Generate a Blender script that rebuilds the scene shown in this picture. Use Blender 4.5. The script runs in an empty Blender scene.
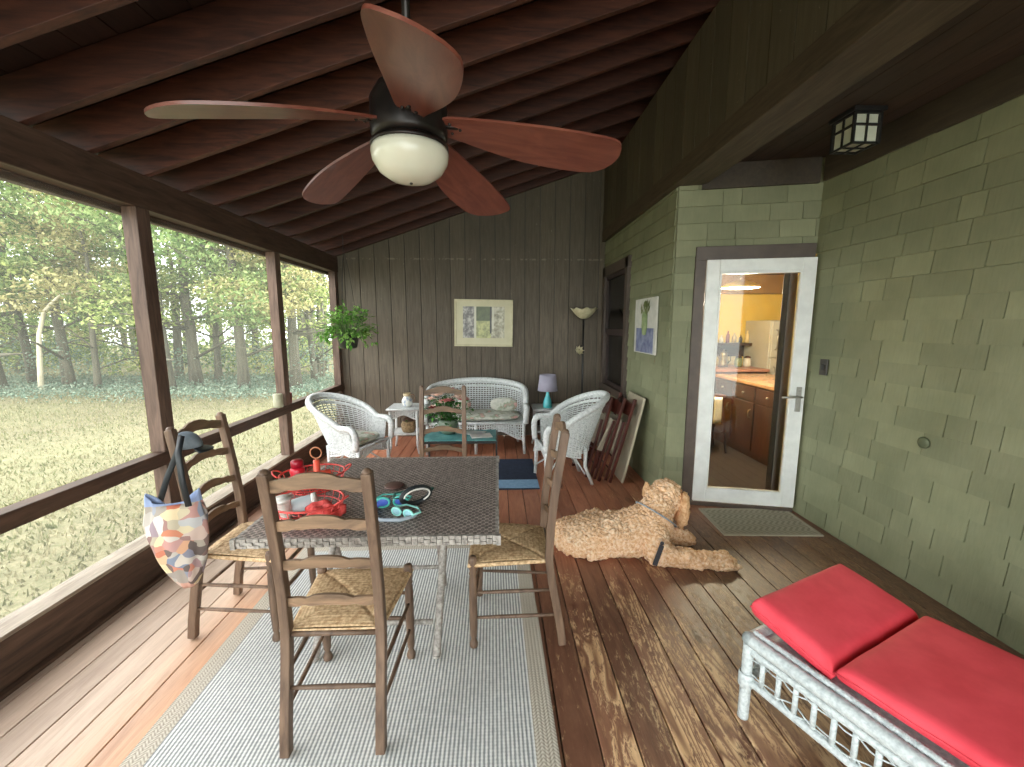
import bpy, bmesh, math, random
from mathutils import Vector, Matrix, noise
R = math.radians
rnd = random.Random(7)
sc = bpy.context.scene
COL = sc.collection

# ------------------------------------------------------------------ mesh builder
def frames(pts, closed=False):
    pts = [Vector(p) for p in pts]; n = len(pts); T = []
    for i in range(n):
        if closed: t = pts[(i+1) % n]-pts[i-1]
        else: t = pts[min(i+1, n-1)]-pts[max(i-1, 0)]
        if t.length < 1e-9: t = Vector((0, 0, 1))
        T.append(t.normalized())
    up = Vector((0, 0, 1)) if abs(T[0].z) < .9 else Vector((0, 1, 0))
    N = (up-T[0]*up.dot(T[0])).normalized(); F = []
    for i in range(n):
        N = N-T[i]*N.dot(T[i])
        if N.length < 1e-6: N = T[i].orthogonal()
        N.normalize(); F.append((pts[i], N.copy(), T[i].cross(N)))
    return F

class MB:
    def __init__(s): s.v = []; s.f = []; s.m = []; s.t = []; s.mi = 0; s.tint = 0.5; s.sm = []; s.smooth = True
    def add(s, vs, fs, M=None, smooth=None):
        b = len(s.v)
        for v in vs:
            v = Vector(v)
            s.v.append(M @ v if M is not None else v)
        sm = s.smooth if smooth is None else smooth
        for f in fs:
            s.f.append([b+i for i in f]); s.m.append(s.mi); s.t.append(s.tint); s.sm.append(sm)
        return s
    def box(s, x0, x1, y0, y1, z0, z1, M=None):
        vs = [(x, y, z) for z in (z0, z1) for y in (y0, y1) for x in (x0, x1)]
        return s.add(vs, [(0, 2, 3, 1), (4, 5, 7, 6), (0, 1, 5, 4), (2, 6, 7, 3), (0, 4, 6, 2), (1, 3, 7, 5)], M, False)
    def beam(s, a, b, w, h, up=(0, 0, 1)):
        a = Vector(a); b = Vector(b); t = (b-a); L = t.length; t.normalize(); up = Vector(up)
        x = t.cross(up).normalized(); z = x.cross(t)
        M = Matrix(((x.x, t.x, z.x, a.x), (x.y, t.y, z.y, a.y), (x.z, t.z, z.z, a.z), (0, 0, 0, 1)))
        return s.box(-w/2, w/2, 0, L, -h/2, h/2, M)
    def tube(s, pts, r, n=8, closed=False, M=None, rr=None, cap=True):
        F = frames(pts, closed); vs = []; fs = []; k = len(F)
        for i, (p, N, B) in enumerate(F):
            ri = r(i/(k-1)) if callable(r) else (r[i] if isinstance(r, (list, tuple)) else r)
            for j in range(n):
                a = 2*math.pi*j/n
                vs.append(p+N*math.cos(a)*ri*(rr or 1)+B*math.sin(a)*ri)
        for i in range(k if closed else k-1):
            i2 = (i+1) % k
            for j in range(n):
                j2 = (j+1) % n
                fs.append((i*n+j, i*n+j2, i2*n+j2, i2*n+j))
        if not closed and cap:
            fs.append(tuple(range(n-1, -1, -1))); fs.append(tuple((k-1)*n+j for j in range(n)))
        return s.add(vs, fs, M)
    def sweep(s, pts, prof, M=None, up=None):
        # rectangular/polygon profile kept upright
        pts = [Vector(p) for p in pts]; k = len(pts); n = len(prof); vs = []; fs = []
        for i in range(k):
            t = (pts[min(i+1, k-1)]-pts[max(i-1, 0)]).normalized()
            u = Vector(up or (1, 0, 0)); w = t.cross(u).normalized(); u = w.cross(t).normalized()
            for a, b in prof: vs.append(pts[i]+u*a+w*b)
        for i in range(k-1):
            for j in range(n):
                j2 = (j+1) % n; fs.append((i*n+j, i*n+j2, (i+1)*n+j2, (i+1)*n+j))
        fs.append(tuple(range(n-1, -1, -1))); fs.append(tuple((k-1)*n+j for j in range(n)))
        return s.add(vs, fs, M, False)
    def lathe(s, prof, c=(0, 0, 0), n=24, M=None, cap=True):
        vs = []; fs = []; c = Vector(c); k = len(prof)
        for r, z in prof:
            for j in range(n):
                a = 2*math.pi*j/n; vs.append(c+Vector((r*math.cos(a), r*math.sin(a), z)))
        for i in range(k-1):
            for j in range(n):
                j2 = (j+1) % n; fs.append((i*n+j, i*n+j2, (i+1)*n+j2, (i+1)*n+j))
        if cap:
            if prof[0][0] > 1e-5: fs.append(tuple(range(n-1, -1, -1)))
            if prof[-1][0] > 1e-5: fs.append(tuple((k-1)*n+j for j in range(n)))
        return s.add(vs, fs, M)
    def ball(s, c, rx, ry=None, rz=None, n=16, M=None, rot=None):
        ry = ry or rx; rz = rz or rx; m = n//2; vs = []; fs = []
        for i in range(m+1):
            th = math.pi*i/m
            for j in range(n):
                a = 2*math.pi*j/n
                p = Vector((rx*math.sin(th)*math.cos(a), ry*math.sin(th)*math.sin(a), rz*math.cos(th)))
                if rot is not None: p = rot @ p
                vs.append(Vector(c)+p)
        for i in range(m):
            for j in range(n):
                j2 = (j+1) % n; fs.append((i*n+j, (i+1)*n+j, (i+1)*n+j2, i*n+j2))
        return s.add(vs, fs, M)
    def grid(s, fn, nu, nv, M=None, cu=False):
        vs = [fn(i/(nu if cu else nu-1), j/(nv-1)) for i in range(nu) for j in range(nv)]; fs = []
        for i in range(nu if cu else nu-1):
            i2 = (i+1) % nu
            for j in range(nv-1): fs.append((i*nv+j, i2*nv+j, i2*nv+j+1, i*nv+j+1))
        return s.add(vs, fs, M)
    def prism(s, poly, y0, y1, M=None, fn=None):
        # poly in x,z plane extruded along y ; fn(x,y,z)->point for bending
        n = len(poly); vs = [(x, y0, z) for x, z in poly]+[(x, y1, z) for x, z in poly]
        if fn: vs = [fn(*v) for v in vs]
        fs = [tuple(range(n)), tuple(range(2*n-1, n-1, -1))]+[(i, i+n, (i+1) % n+n, (i+1) % n) for i in range(n)]
        return s.add(vs, fs, M, False)
    def build(s, name, mats, parent=None, bevel=0, solid=0, loc=None, autosmooth=False, sub=0):
        me = bpy.data.meshes.new(name); me.from_pydata([tuple(v) for v in s.v], [], s.f)
        if not isinstance(mats, (list, tuple)): mats = [mats]
        for m in mats: me.materials.append(m)
        me.polygons.foreach_set('material_index', s.m); me.polygons.foreach_set('use_smooth', s.sm)
        a = me.attributes.new('tint', 'FLOAT', 'FACE'); a.data.foreach_set('value', s.t)
        bm = bmesh.new(); bm.from_mesh(me); bmesh.ops.recalc_face_normals(bm, faces=bm.faces) if len(s.f) < 60000 else None; bm.to_mesh(me); bm.free()
        me.update()
        o = bpy.data.objects.new(name, me); COL.objects.link(o)
        if solid:
            md = o.modifiers.new('solid', 'SOLIDIFY'); md.thickness = solid; md.offset = 0
        if bevel:
            md = o.modifiers.new('bevel', 'BEVEL'); md.width = bevel; md.segments = 2; md.limit_method = 'ANGLE'; md.angle_limit = R(40)
        if sub:
            md = o.modifiers.new('sub', 'SUBSURF'); md.levels = sub; md.render_levels = sub
        if loc is not None: o.location = loc
        if parent is not None: o.parent = parent
        return o

def tag(o, label=None, cat=None, group=None, kind=None):
    if label: o['label'] = label
    if cat: o['category'] = cat
    if group: o['group'] = group
    if kind: o['kind'] = kind
    return o
def empty(name, loc, label, cat, rz=0, group=None):
    o = bpy.data.objects.new(name, None); COL.objects.link(o); o.location = loc; o.rotation_euler = (0, 0, rz)
    o.empty_display_size = .1
    return tag(o, label, cat, group)
def struct(o, label=None): o['kind'] = 'structure'; (label and tag(o, label)); return o
def copy_tree(o, parent=None):
    c = o.copy(); COL.objects.link(c)
    if parent: c.parent = parent
    for ch in list(o.children): copy_tree(ch, c)
    return c

# ------------------------------------------------------------------ materials
def srgb(c):
    return tuple(((x/255)/12.92 if x/255 <= .04045 else ((x/255+.055)/1.055)**2.4) for x in c)+(1,)
class NT:
    def __init__(s, name):
        s.m = bpy.data.materials.new(name); s.m.use_nodes = True; s.t = s.m.node_tree; s.n = s.t.nodes; s.l = s.t.links
        s.b = s.n['Principled BSDF']; s.out = s.n['Material Output']
        s.co = s.n.new('ShaderNodeTexCoord')
    def node(s, ty, **k):
        x = s.n.new(ty)
        for a, b in k.items():
            if a.startswith('i_'): x.inputs[a[2:].replace('_', ' ')].default_value = b
            else: setattr(x, a, b)
        return x
    def link(s, a, b): s.l.new(a, b)
    def mapping(s, scale=(1, 1, 1), rot=(0, 0, 0), src='Object'):
        mp = s.node('ShaderNodeMapping'); mp.inputs['Scale'].default_value = scale; mp.inputs['Rotation'].default_value = rot
        s.link(s.co.outputs[src], mp.inputs[0]); return mp.outputs[0]
    def noise(s, vec, scale=5, detail=4, rough=.55, dist=0):
        x = s.node('ShaderNodeTexNoise'); x.inputs['Scale'].default_value = scale; x.inputs['Detail'].default_value = detail
        x.inputs['Roughness'].default_value = rough; x.inputs['Distortion'].default_value = dist; s.link(vec, x.inputs['Vector']); return x.outputs['Fac']
    def ramp(s, fac, stops, interp='LINEAR'):
        x = s.node('ShaderNodeValToRGB'); x.color_ramp.interpolation = interp; e = x.color_ramp.elements
        while len(e) < len(stops): e.new(.5)
        for i, (p, c) in enumerate(stops): e[i].position = p; e[i].color = c if len(c) == 4 else srgb(c)
        s.link(fac, x.inputs[0]); return x.outputs[0]
    def mix(s, fac, a, b, mode='MIX'):
        x = s.node('ShaderNodeMix', data_type='RGBA', blend_type=mode)
        for i, v in ((0, fac), (6, a), (7, b)):
            if hasattr(v, 'is_linked') or hasattr(v, 'links'): s.link(v, x.inputs[i])
            else: x.inputs[i].default_value = v if i == 0 or len(v) == 4 else srgb(v)
        return x.outputs[2]
    def math(s, op, a, b=None, c=None, clamp=False):
        x = s.node('ShaderNodeMath', operation=op, use_clamp=clamp)
        for i, v in enumerate((a, b, c)):
            if v is None: continue
            if hasattr(v, 'links'): s.link(v, x.inputs[i])
            else: x.inputs[i].default_value = v
        return x.outputs[0]
    def tint(s):
        x = s.node('ShaderNodeAttribute', attribute_name='tint'); return x.outputs['Fac']
    def objrand(s):
        return s.node('ShaderNodeObjectInfo').outputs['Random']
    def sep(s, vec):
        x = s.node('ShaderNodeSeparateXYZ'); s.link(vec, x.inputs[0]); return x.outputs
    def bump(s, h, strength=.4, dist=.01):
        x = s.node('ShaderNodeBump'); x.inputs['Strength'].default_value = strength; x.inputs['Distance'].default_value = dist
        s.link(h, x.inputs['Height']); s.link(x.outputs[0], s.b.inputs['Normal'])
    def base(s, c):
        if hasattr(c, 'links'): s.link(c, s.b.inputs['Base Color'])
        else: s.b.inputs['Base Color'].default_value = c if len(c) == 4 else srgb(c)
    def set(s, rough=None, metal=None, spec=None):
        if rough is not None: s.b.inputs['Roughness'].default_value = rough
        if metal is not None: s.b.inputs['Metallic'].default_value = metal
        if spec is not None: s.b.inputs['Specular IOR Level'].default_value = spec
        return s.m

def simple(name, c1, c2=None, scale=20, stretch=(1, 1, 1), rough=.6, bump=0, metal=0, spec=.5, tintamt=0, dist=.004, lo=.35, hi=.65):
    t = NT(name); c2 = c2 or c1
    v = t.mapping(stretch); f = t.noise(v, scale)
    col = t.ramp(f, [(lo, c1), (hi, c2)])
    if tintamt:
        g = t.math('MULTIPLY_ADD', t.tint(), tintamt, 1-tintamt/2)
        cb = t.node('ShaderNodeCombineColor'); [t.link(g, cb.inputs[i]) for i in range(3)]
        col = t.mix(1.0, col, cb.outputs[0], 'MULTIPLY')
    t.base(col)
    if bump: t.bump(f, bump, dist)
    return t.set(rough, metal, spec)

def wood(name, dark, light, axis='y', rough=.6, scale=6, tintamt=.25, bump=.25, spec=.4):
    st = {'x': (.12, 1, 1), 'y': (1, .12, 1), 'z': (1, 1, .12)}[axis]
    t = NT(name); v = t.mapping(tuple(q*scale for q in st)); f = t.noise(v, 6, 6, .6, .6); g = t.noise(v, 1.3, 3)
    col = t.ramp(f, [(.3, dark), (.7, light)])
    w = t.math('MULTIPLY_ADD', g, .5, .75); w = t.math('MULTIPLY', w, t.math('MULTIPLY_ADD', t.tint(), tintamt*2, 1-tintamt))
    cb = t.node('ShaderNodeCombineColor'); [t.link(w, cb.inputs[i]) for i in range(3)]
    t.base(t.mix(1.0, col, cb.outputs[0], 'MULTIPLY')); t.bump(f, bump, .003)
    return t.set(rough, 0, spec)

def floor_mat():
    t = NT('deck_boards'); vec = t.co.outputs['Object']; x, y, z = t.sep(vec)
    tv = t.tint()
    # shift grain per board
    cmb = t.node('ShaderNodeCombineXYZ'); t.link(t.math('MULTIPLY', x, 9), cmb.inputs[0]); t.link(t.math('ADD', t.math('MULTIPLY', y, 1.3), t.math('MULTIPLY', tv, 37)), cmb.inputs[1]); t.link(t.math('MULTIPLY', tv, 20), cmb.inputs[2])
    g = t.noise(cmb.outputs[0], 1.6, 7, .65, 1.2)      # broad grain
    rings = t.math('FRACT', t.math('MULTIPLY', t.noise(cmb.outputs[0], .55, 2, .5, .4), 16))
    fine = t.noise(t.mapping((60, 4, 1)), 2, 4, .6)
    stain = t.ramp(g, [(.25, (92, 60, 44)), (.5, (128, 88, 68)), (.8, (160, 116, 90))])
    far = t.ramp(g, [(.25, (158, 96, 70)), (.75, (204, 140, 108))])  # redder boards further back, lightened to make up for light falling off
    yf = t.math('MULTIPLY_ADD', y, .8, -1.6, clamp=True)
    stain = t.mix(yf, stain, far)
    bare = t.ramp(rings, [(.0, (226, 192, 148)), (.5, (208, 168, 124)), (.72, (126, 88, 64)), (.85, (150, 110, 80)), (1., (220, 182, 138))])
    # worn zone: walking path right of the rug
    zx = t.math('SUBTRACT', 1, t.math('ABSOLUTE', t.math('MULTIPLY', t.math('SUBTRACT', x, .85), .9)), clamp=True)
    zy = t.math('MULTIPLY_ADD', y, -.55, 1.65, clamp=True)
    zone = t.math('MULTIPLY', zx, zy)
    patch = t.noise(t.mapping((3.2, 1.2, 1)), 2.2, 8, .7, .5)
    patch2 = t.noise(t.mapping((24, 6.5, 1)), 2.5, 8, .75, 1.0)
    wm = t.math('ADD', t.math('MULTIPLY', patch2, .75), t.math('MULTIPLY', patch, .55))
    wm = t.math('ADD', wm, t.math('MULTIPLY', zone, .22)); wm = t.math('ADD', wm, t.math('MULTIPLY', tv, .10))
    worn = t.math('MULTIPLY', t.math('SUBTRACT', wm, .80), 13, clamp=True)
    worn = t.math('MULTIPLY', worn, t.math('GREATER_THAN', x, .2))
    col = t.mix(t.math('MULTIPLY', worn, .9), stain, bare)
    kv = t.node('ShaderNodeTexVoronoi'); kc = t.node('ShaderNodeCombineXYZ'); t.link(t.math('MULTIPLY', x, 7.07), kc.inputs[0]); t.link(t.math('MULTIPLY', y, 2.6), kc.inputs[1]); t.link(kc.outputs[0], kv.inputs['Vector']); kv.inputs['Scale'].default_value = .62
    kd = kv.outputs['Distance']; knot = t.math('MULTIPLY', t.math('SUBTRACT', .17, kd), 14, clamp=True); kr = t.math('MULTIPLY_ADD', t.math('SINE', t.math('MULTIPLY', kd, 95)), .5, .5)
    col = t.mix(t.math('MULTIPLY', t.math('MULTIPLY', knot, t.math('MULTIPLY_ADD', kr, .5, .45)), t.math('GREATER_THAN', x, .2)), col, (84, 54, 36))
    # darker grey-brown zone to the right
    gz = t.math('MULTIPLY', t.math('MULTIPLY_ADD', x, 2.2, -2.0, clamp=True), t.math('MULTIPLY_ADD', y, -1.0, 3.9, clamp=True))
    grey = t.ramp(patch2, [(.36, (72, 56, 44)), (.66, (146, 118, 90))])
    col = t.mix(t.math('MULTIPLY', gz, .8), col, grey)
    # boards beside the screens: bleaching plus glancing window light painted into the colour
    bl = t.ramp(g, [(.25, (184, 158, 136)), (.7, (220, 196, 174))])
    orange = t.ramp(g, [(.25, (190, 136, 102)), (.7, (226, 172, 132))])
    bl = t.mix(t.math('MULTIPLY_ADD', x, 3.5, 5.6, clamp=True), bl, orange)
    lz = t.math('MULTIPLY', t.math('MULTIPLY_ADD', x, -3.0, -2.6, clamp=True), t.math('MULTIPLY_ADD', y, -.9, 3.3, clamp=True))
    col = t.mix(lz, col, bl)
    dk = t.math('MULTIPLY_ADD', tv, .45, .74)
    dk = t.math('MULTIPLY', dk, t.math('MULTIPLY_ADD', fine, .35, .82))
    cb = t.node('ShaderNodeCombineColor'); [t.link(dk, cb.inputs[i]) for i in range(3)]
    t.base(t.mix(1.0, col, cb.outputs[0], 'MULTIPLY'))
    t.bump(t.math('ADD', fine, t.math('MULTIPLY', worn, -.5)), .3, .003)
    t.link(t.math('MULTIPLY_ADD', patch2, .35, .28), t.b.inputs['Roughness'])
    return t.set(None, 0, .45)

def shingle_mat():
    t = NT('green_shingle_paint'); v = t.mapping((1, 1, 1)); n1 = t.noise(v, 3.0, 5); n2 = t.noise(t.mapping((40, 40, 4)), 2, 4, .6)
    col = t.ramp(n1, [(.3, (122, 125, 96)), (.7, (140, 142, 112))])
    w = t.math('MULTIPLY', t.math('MULTIPLY_ADD', t.tint(), .22, .88), t.math('MULTIPLY_ADD', n2, .25, .87))
    cb = t.node('ShaderNodeCombineColor'); [t.link(w, cb.inputs[i]) for i in range(3)]
    t.base(t.mix(1.0, col, cb.outputs[0], 'MULTIPLY')); t.bump(n2, .35, .004)
    return t.set(.62, 0, .35)

def boardwall_mat():
    t = NT('dark_board_siding'); v = t.mapping((22, 22, 1.6)); n1 = t.noise(v, 2, 6, .65, .5); n2 = t.noise(t.mapping((2, 2, 1.2)), 2, 4)
    col = t.ramp(n1, [(.3, (82, 72, 60)), (.7, (112, 101, 86))])
    col = t.mix(t.math('MULTIPLY', t.math('MULTIPLY_ADD', t.sep(t.co.outputs['Object'])[2], .8, -1.2, clamp=True), .6), col, (68, 62, 40))  # olive paint higher up, with light falloff darkened into the colour
    x, y, z = t.sep(t.co.outputs['Object'])
    seam = t.math('SUBTRACT', 1, t.math('MULTIPLY', t.math('ABSOLUTE', t.math('SUBTRACT', z, 2.42)), 60), clamp=True)
    chip = t.math('MULTIPLY', seam, t.math('GREATER_THAN', t.noise(t.mapping((12, 12, 12)), 2, 3), .53))
    spots = t.math('GREATER_THAN', t.noise(t.mapping((18, 18, 14)), 2.4, 3, .6), .71)
    col = t.mix(t.math('MULTIPLY', t.math('MAXIMUM', chip, spots), .45), col, (150, 140, 118))
    w = t.math('MULTIPLY', t.math('MULTIPLY_ADD', t.tint(), .3, .85), t.math('MULTIPLY_ADD', n2, .4, .8))
    cb = t.node('ShaderNodeCombineColor'); [t.link(w, cb.inputs[i]) for i in range(3)]
    t.base(t.mix(1.0, col, cb.outputs[0], 'MULTIPLY')); t.bump(n1, .3, .003)
    return t.set(.6, 0, .4)

def rug_mat():
    t = NT('striped_outdoor_rug'); x, y, z = t.sep(t.co.outputs['Object'])
    s1 = t.math('MULTIPLY_ADD', t.math('SINE', t.math('MULTIPLY', x, 2*math.pi/.0160)), .5, .5)
    s2 = t.math('MULTIPLY_ADD', t.math('SINE', t.math('MULTIPLY', y, 2*math.pi/.013)), .5, .5)
    n = t.noise(t.mapping((1, 1, 1)), 60, 3); big = t.noise(t.mapping((1, 1, 1)), 1.6, 4)
    f = t.math('ADD', t.math('MULTIPLY', s1, .62), t.math('ADD', t.math('MULTIPLY_ADD', s2, .10, .06), t.math('MULTIPLY_ADD', n, .5, -.25)))
    col = t.ramp(f, [(.20, (146, 151, 151)), (.45, (206, 209, 207)), (.75, (238, 239, 235))])
    hb = t.math('MULTIPLY_ADD', t.math('SINE', t.math('MULTIPLY', t.math('ADD', y, t.math('PINGPONG', x, .02)), 2*math.pi/.014)), .5, .5)
    bc = t.ramp(t.math('ADD', t.math('MULTIPLY', hb, .7), t.math('MULTIPLY', n, .3)), [(.2, (168, 160, 146)), (.7, (208, 201, 186))])
    col = t.mix(t.tint(), col, bc)
    col = t.mix(t.math('MULTIPLY', t.math('MULTIPLY_ADD', big, 2.2, -.9, clamp=True), .22), col, (120, 118, 110))
    t.base(col); t.bump(f, .5, .004); return t.set(.9, 0, .15)

def weave_mat(name, dark, light, px=.012, py=.012, rough=.5):
    # for small far things: over-under weave by bump only
    t = NT(name); x, y, z = t.sep(t.co.outputs['Object'])
    n = t.noise(t.mapping((1, 1, 1)), 35, 3)
    t.base(t.ramp(n, [(.3, dark), (.7, light)])); t.bump(n, .3, .003); return t.set(rough, 0, .4)

def glass_mat(name, tintc=(230, 235, 230), refl=.10, rough=.02):
    t = NT(name); tr = t.node('ShaderNodeBsdfTransparent'); tr.inputs[0].default_value = srgb(tintc)
    gl = t.node('ShaderNodeBsdfGlossy'); gl.inputs['Roughness'].default_value = rough
    lw = t.node('ShaderNodeFresnel'); lw.inputs['IOR'].default_value = 1.5
    f = t.math('ADD', lw.outputs[0], refl, clamp=True)
    mx = t.node('ShaderNodeMixShader'); t.link(f, mx.inputs[0]); t.link(tr.outputs[0], mx.inputs[1]); t.link(gl.outputs[0], mx.inputs[2])
    t.link(mx.outputs[0], t.out.inputs[0]); return t.m

def screen_mat():
    t = NT('insect_screen'); tr = t.node('ShaderNodeBsdfTransparent'); df = t.node('ShaderNodeBsdfDiffuse'); df.inputs[0].default_value = srgb((206, 208, 200))
    tl = t.node('ShaderNodeBsdfTranslucent'); tl.inputs[0].default_value = srgb((206, 208, 200))
    a = t.node('ShaderNodeMixShader'); a.inputs[0].default_value = .5; t.link(df.outputs[0], a.inputs[1]); t.link(tl.outputs[0], a.inputs[2])
    mx = t.node('ShaderNodeMixShader'); mx.inputs[0].default_value = .13
    t.link(tr.outputs[0], mx.inputs[1]); t.link(a.outputs[0], mx.inputs[2]); t.link(mx.outputs[0], t.out.inputs[0]); return t.m

def leaf_mat(name, c1, c2, c3, trans=.35, scale=.9):
    t = NT(name); n = t.noise(t.mapping((1, 1, 1)), scale, 3); k = t.math('ADD', t.math('MULTIPLY', n, .6), t.math('MULTIPLY', t.tint(), .4))
    col = t.ramp(k, [(.3, c1), (.5, c2), (.7, c3)])
    d = t.node('ShaderNodeBsdfDiffuse'); t.link(col, d.inputs[0]); tl = t.node('ShaderNodeBsdfTranslucent'); t.link(col, tl.inputs[0])
    mx = t.node('ShaderNodeMixShader'); mx.inputs[0].default_value = trans; t.link(d.outputs[0], mx.inputs[1]); t.link(tl.outputs[0], mx.inputs[2])
    t.link(mx.outputs[0], t.out.inputs[0]); return t.m

def emit_mat(name, col, s):
    t = NT(name); t.base(col); t.b.inputs['Emission Color'].default_value = srgb(col); t.b.inputs['Emission Strength'].default_value = s; return t.m

M = {}
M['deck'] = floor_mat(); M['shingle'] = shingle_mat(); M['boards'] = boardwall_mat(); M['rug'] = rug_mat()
M['frame_z'] = wood('stained_post', (78, 60, 50), (126, 102, 88), 'z'); M['frame_y'] = wood('stained_rail', (58, 43, 34), (96, 74, 60), 'y')
M['sill'] = wood('weathered_sill', (110, 98, 84), (160, 148, 132), 'y')
M['rafter'] = wood('rafter_wood', (42, 22, 15), (82, 46, 31), 'x'); M['roofdeck'] = wood('roof_boards', (32, 17, 13), (52, 30, 23), 'y')
M['beam'] = wood('dark_beam', (58, 48, 36), (86, 74, 56), 'y'); M['trimdark'] = wood('dark_trim', (52, 44, 34), (70, 60, 46), 'y')
M['casing'] = simple('brown_casing_paint', (74, 62, 54), (86, 74, 64), 8, rough=.5)
M['ceil'] = wood('low_ceiling_boards', (48, 36, 28), (66, 50, 38), 'y')
M['white'] = simple('white_enamel', (224, 226, 222), (236, 238, 234), 10, rough=.35)
M['wicker'] = simple('white_wicker_paint', (186, 190, 190), (218, 221, 220), 45, rough=.45, bump=.35, lo=.3, hi=.55)
M['cane'] = simple('chaise_cane_darkened', (168, 178, 180), (204, 212, 212), 70, rough=.5, bump=.6, lo=.3, hi=.6)  # same white paint, bluer and darkened to offset strong light near the camera
M['black'] = simple('black_metal', (24, 24, 24), (36, 34, 32), 20, rough=.4)
M['steel'] = simple('brushed_steel', (150, 148, 142), (170, 168, 160), 30, rough=.3, metal=.9)

# ------------------------------------------------------------------ camera
cam = bpy.data.cameras.new('camera'); co = bpy.data.objects.new('camera', cam); COL.objects.link(co)
cam.sensor_width = 36; cam.sensor_fit = 'HORIZONTAL'; cam.lens = 415/1024*36; cam.clip_start = .02; cam.clip_end = 200
th = math.atan((383.5-325)/415); dv = Vector(((497-512)/415, (325-383.5)/415, 1))
# camera axes in world: rows from measured orientation
f = 415; Yc = Vector(((497-512)/f, (325-383.5)/f, 1)).normalized(); Xc = Vector((1, 0, 0)); Xc = (Xc-Yc*Xc.dot(Yc)).normalized(); Zc = Xc.cross(Yc)
if Zc.y > 0: Zc = -Zc
# Xc,Yc,Zc : world axes expressed in camera (x right, y down, z fwd)
right = Vector((Xc.x, Yc.x, Zc.x)); down = Vector((Xc.y, Yc.y, Zc.y)); fwd = Vector((Xc.z, Yc.z, Zc.z))
up = -down; back = -fwd
co.matrix_world = Matrix(((right.x, up.x, back.x, 0), (right.y, up.y, back.y, 0), (right.z, up.z, back.z, 1.55), (0, 0, 0, 1)))
sc.camera = co
def project(p):
    d = Vector(p)-Vector((0, 0, 1.55)); z = d.dot(fwd)
    return (d.dot(right)/z*f+512, d.dot(down)/z*f+383.5) if z > 0 else (-9999, -9999)

# ================================================================== SETTING
YB = 5.75; XL = -2.10; XR = 2.485; SL = .337
J0 = Vector((1.47, 3.48, 0)); J1 = Vector((2.485, 3.245, 0)); JU = (J1-J0).normalized(); JN = Vector((JU.y, -JU.x, 0))   # JN towards camera
# floor
b = MB(); p = .1415; k0 = int((-2.2-.378)/p)-1
for k in range(k0, 17):
    x0 = .378+k*p; x1 = x0+p-.006
    if x0 > 2.62: break
    cuts = [-3.05]+([rnd.uniform(2.9, 4.6)] if rnd.random() < .3 else [])+[YB+.05]
    for a, c in zip(cuts[:-1], cuts[1:]):
        if x0 > 1.5: c = min(c, 3.47)
        if a >= c: continue
        b.tint = rnd.random(); b.box(x0, x1, a+.002, c-.002, -.035, 0)
b.mi = 1; b.tint = 0; b.box(-2.25, 2.65, -3.05, 3.38, -.3, -.036); b.box(-2.25, 1.58, 3.38, YB+.1, -.3, -.036)  # dark slab added under the deck to block light and blacken the gaps
struct(b.build('floor', [M['deck'], simple('gap_darkening_slab', (24, 18, 14), (30, 22, 18))], bevel=.0025))

# shingle walls
def shingles(name, o, u, n, L, Hh, holes=(), u0=0):
    b = MB(); o = Vector(o); u = Vector(u); n = Vector(n); z = Vector((0, 0, 1)); rr = random.Random(name); c = .130
    Mx = Matrix(((u.x, n.x, 0, o.x), (u.y, n.y, 0, o.y), (0, 0, 1, o.z), (0, 0, 0, 1)))
    r = 0; zz = .02
    while zz < Hh:
        h = min(c, Hh-zz); s = u0-rr.uniform(0, .2)
        while s < L:
            w = rr.uniform(.12, .36); a, e = max(s, u0), min(s+w, L)
            segs = [(a, e)]
            for (h0, h1, z0, z1) in holes:
                if zz+h > z0+.01 and zz < z1-.01:
                    ns = []
                    for (p0, p1) in segs:
                        if p1 <= h0 or p0 >= h1: ns.append((p0, p1)); continue
                        if p0 < h0: ns.append((p0, h0))
                        if p1 > h1: ns.append((h1, p1))
                    segs = ns
            for (p0, p1) in segs:
                if p1-p0 < .012: continue
                b.tint = rr.random(); t0 = .015+rr.uniform(-.0025, .0025); zj = rr.uniform(-.003, .003); g = .0022
                vs = [(p0+g, 0, zz+zj), (p1-g, 0, zz+zj), (p1-g, t0, zz+zj), (p0+g, t0, zz+zj), (p0+g, 0, zz+h+.0), (p1-g, 0, zz+h), (p1-g, .004, zz+h), (p0+g, .004, zz+h)]
                b.add(vs, [(0, 1, 2, 3), (4, 7, 6, 5), (3, 2, 6, 7), (0, 4, 5, 1), (0, 3, 7, 4), (1, 5, 6, 2)], Mx, False)
            s += w
        zz += c
    # backing with holes: split in vertical strips
    b.tint = .1
    xs = sorted({u0, L}|{h for q in holes for h in q[:2] if u0 < h < L})
    for p0, p1 in zip(xs[:-1], xs[1:]):
        cur = 0
        for (h0, h1, z0, z1) in sorted(q for q in holes if q[0] <= p0+1e-6 and q[1] >= p1-1e-6):
            if z0 > cur+.005: b.box(p0, p1, -.10, 0, cur, z0, Mx)
            cur = z1
        if cur < Hh: b.box(p0, p1, -.10, 0, cur, Hh, Mx)
    return struct(b.build(name, M['shingle']))
shingles('wall_right', (XR, 3.245+.0, 0), (0, -1, 0), (-1, 0, 0), 6.25, 2.80)
LJ = (J1-J0).length
D0, D1 = .155, 1.02        # door opening along the jog wall
shingles('wall_entry', J0, JU, JN, LJ, 2.80, [(D0, LJ, -.1, 2.10)])
shingles('wall_side', (1.47, 5.74, 0), (0, -1, 0), (-1, 0, 0), 5.74-3.48-.012, 2.66, [(.10, 1.12, .74, 2.20)])

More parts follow.
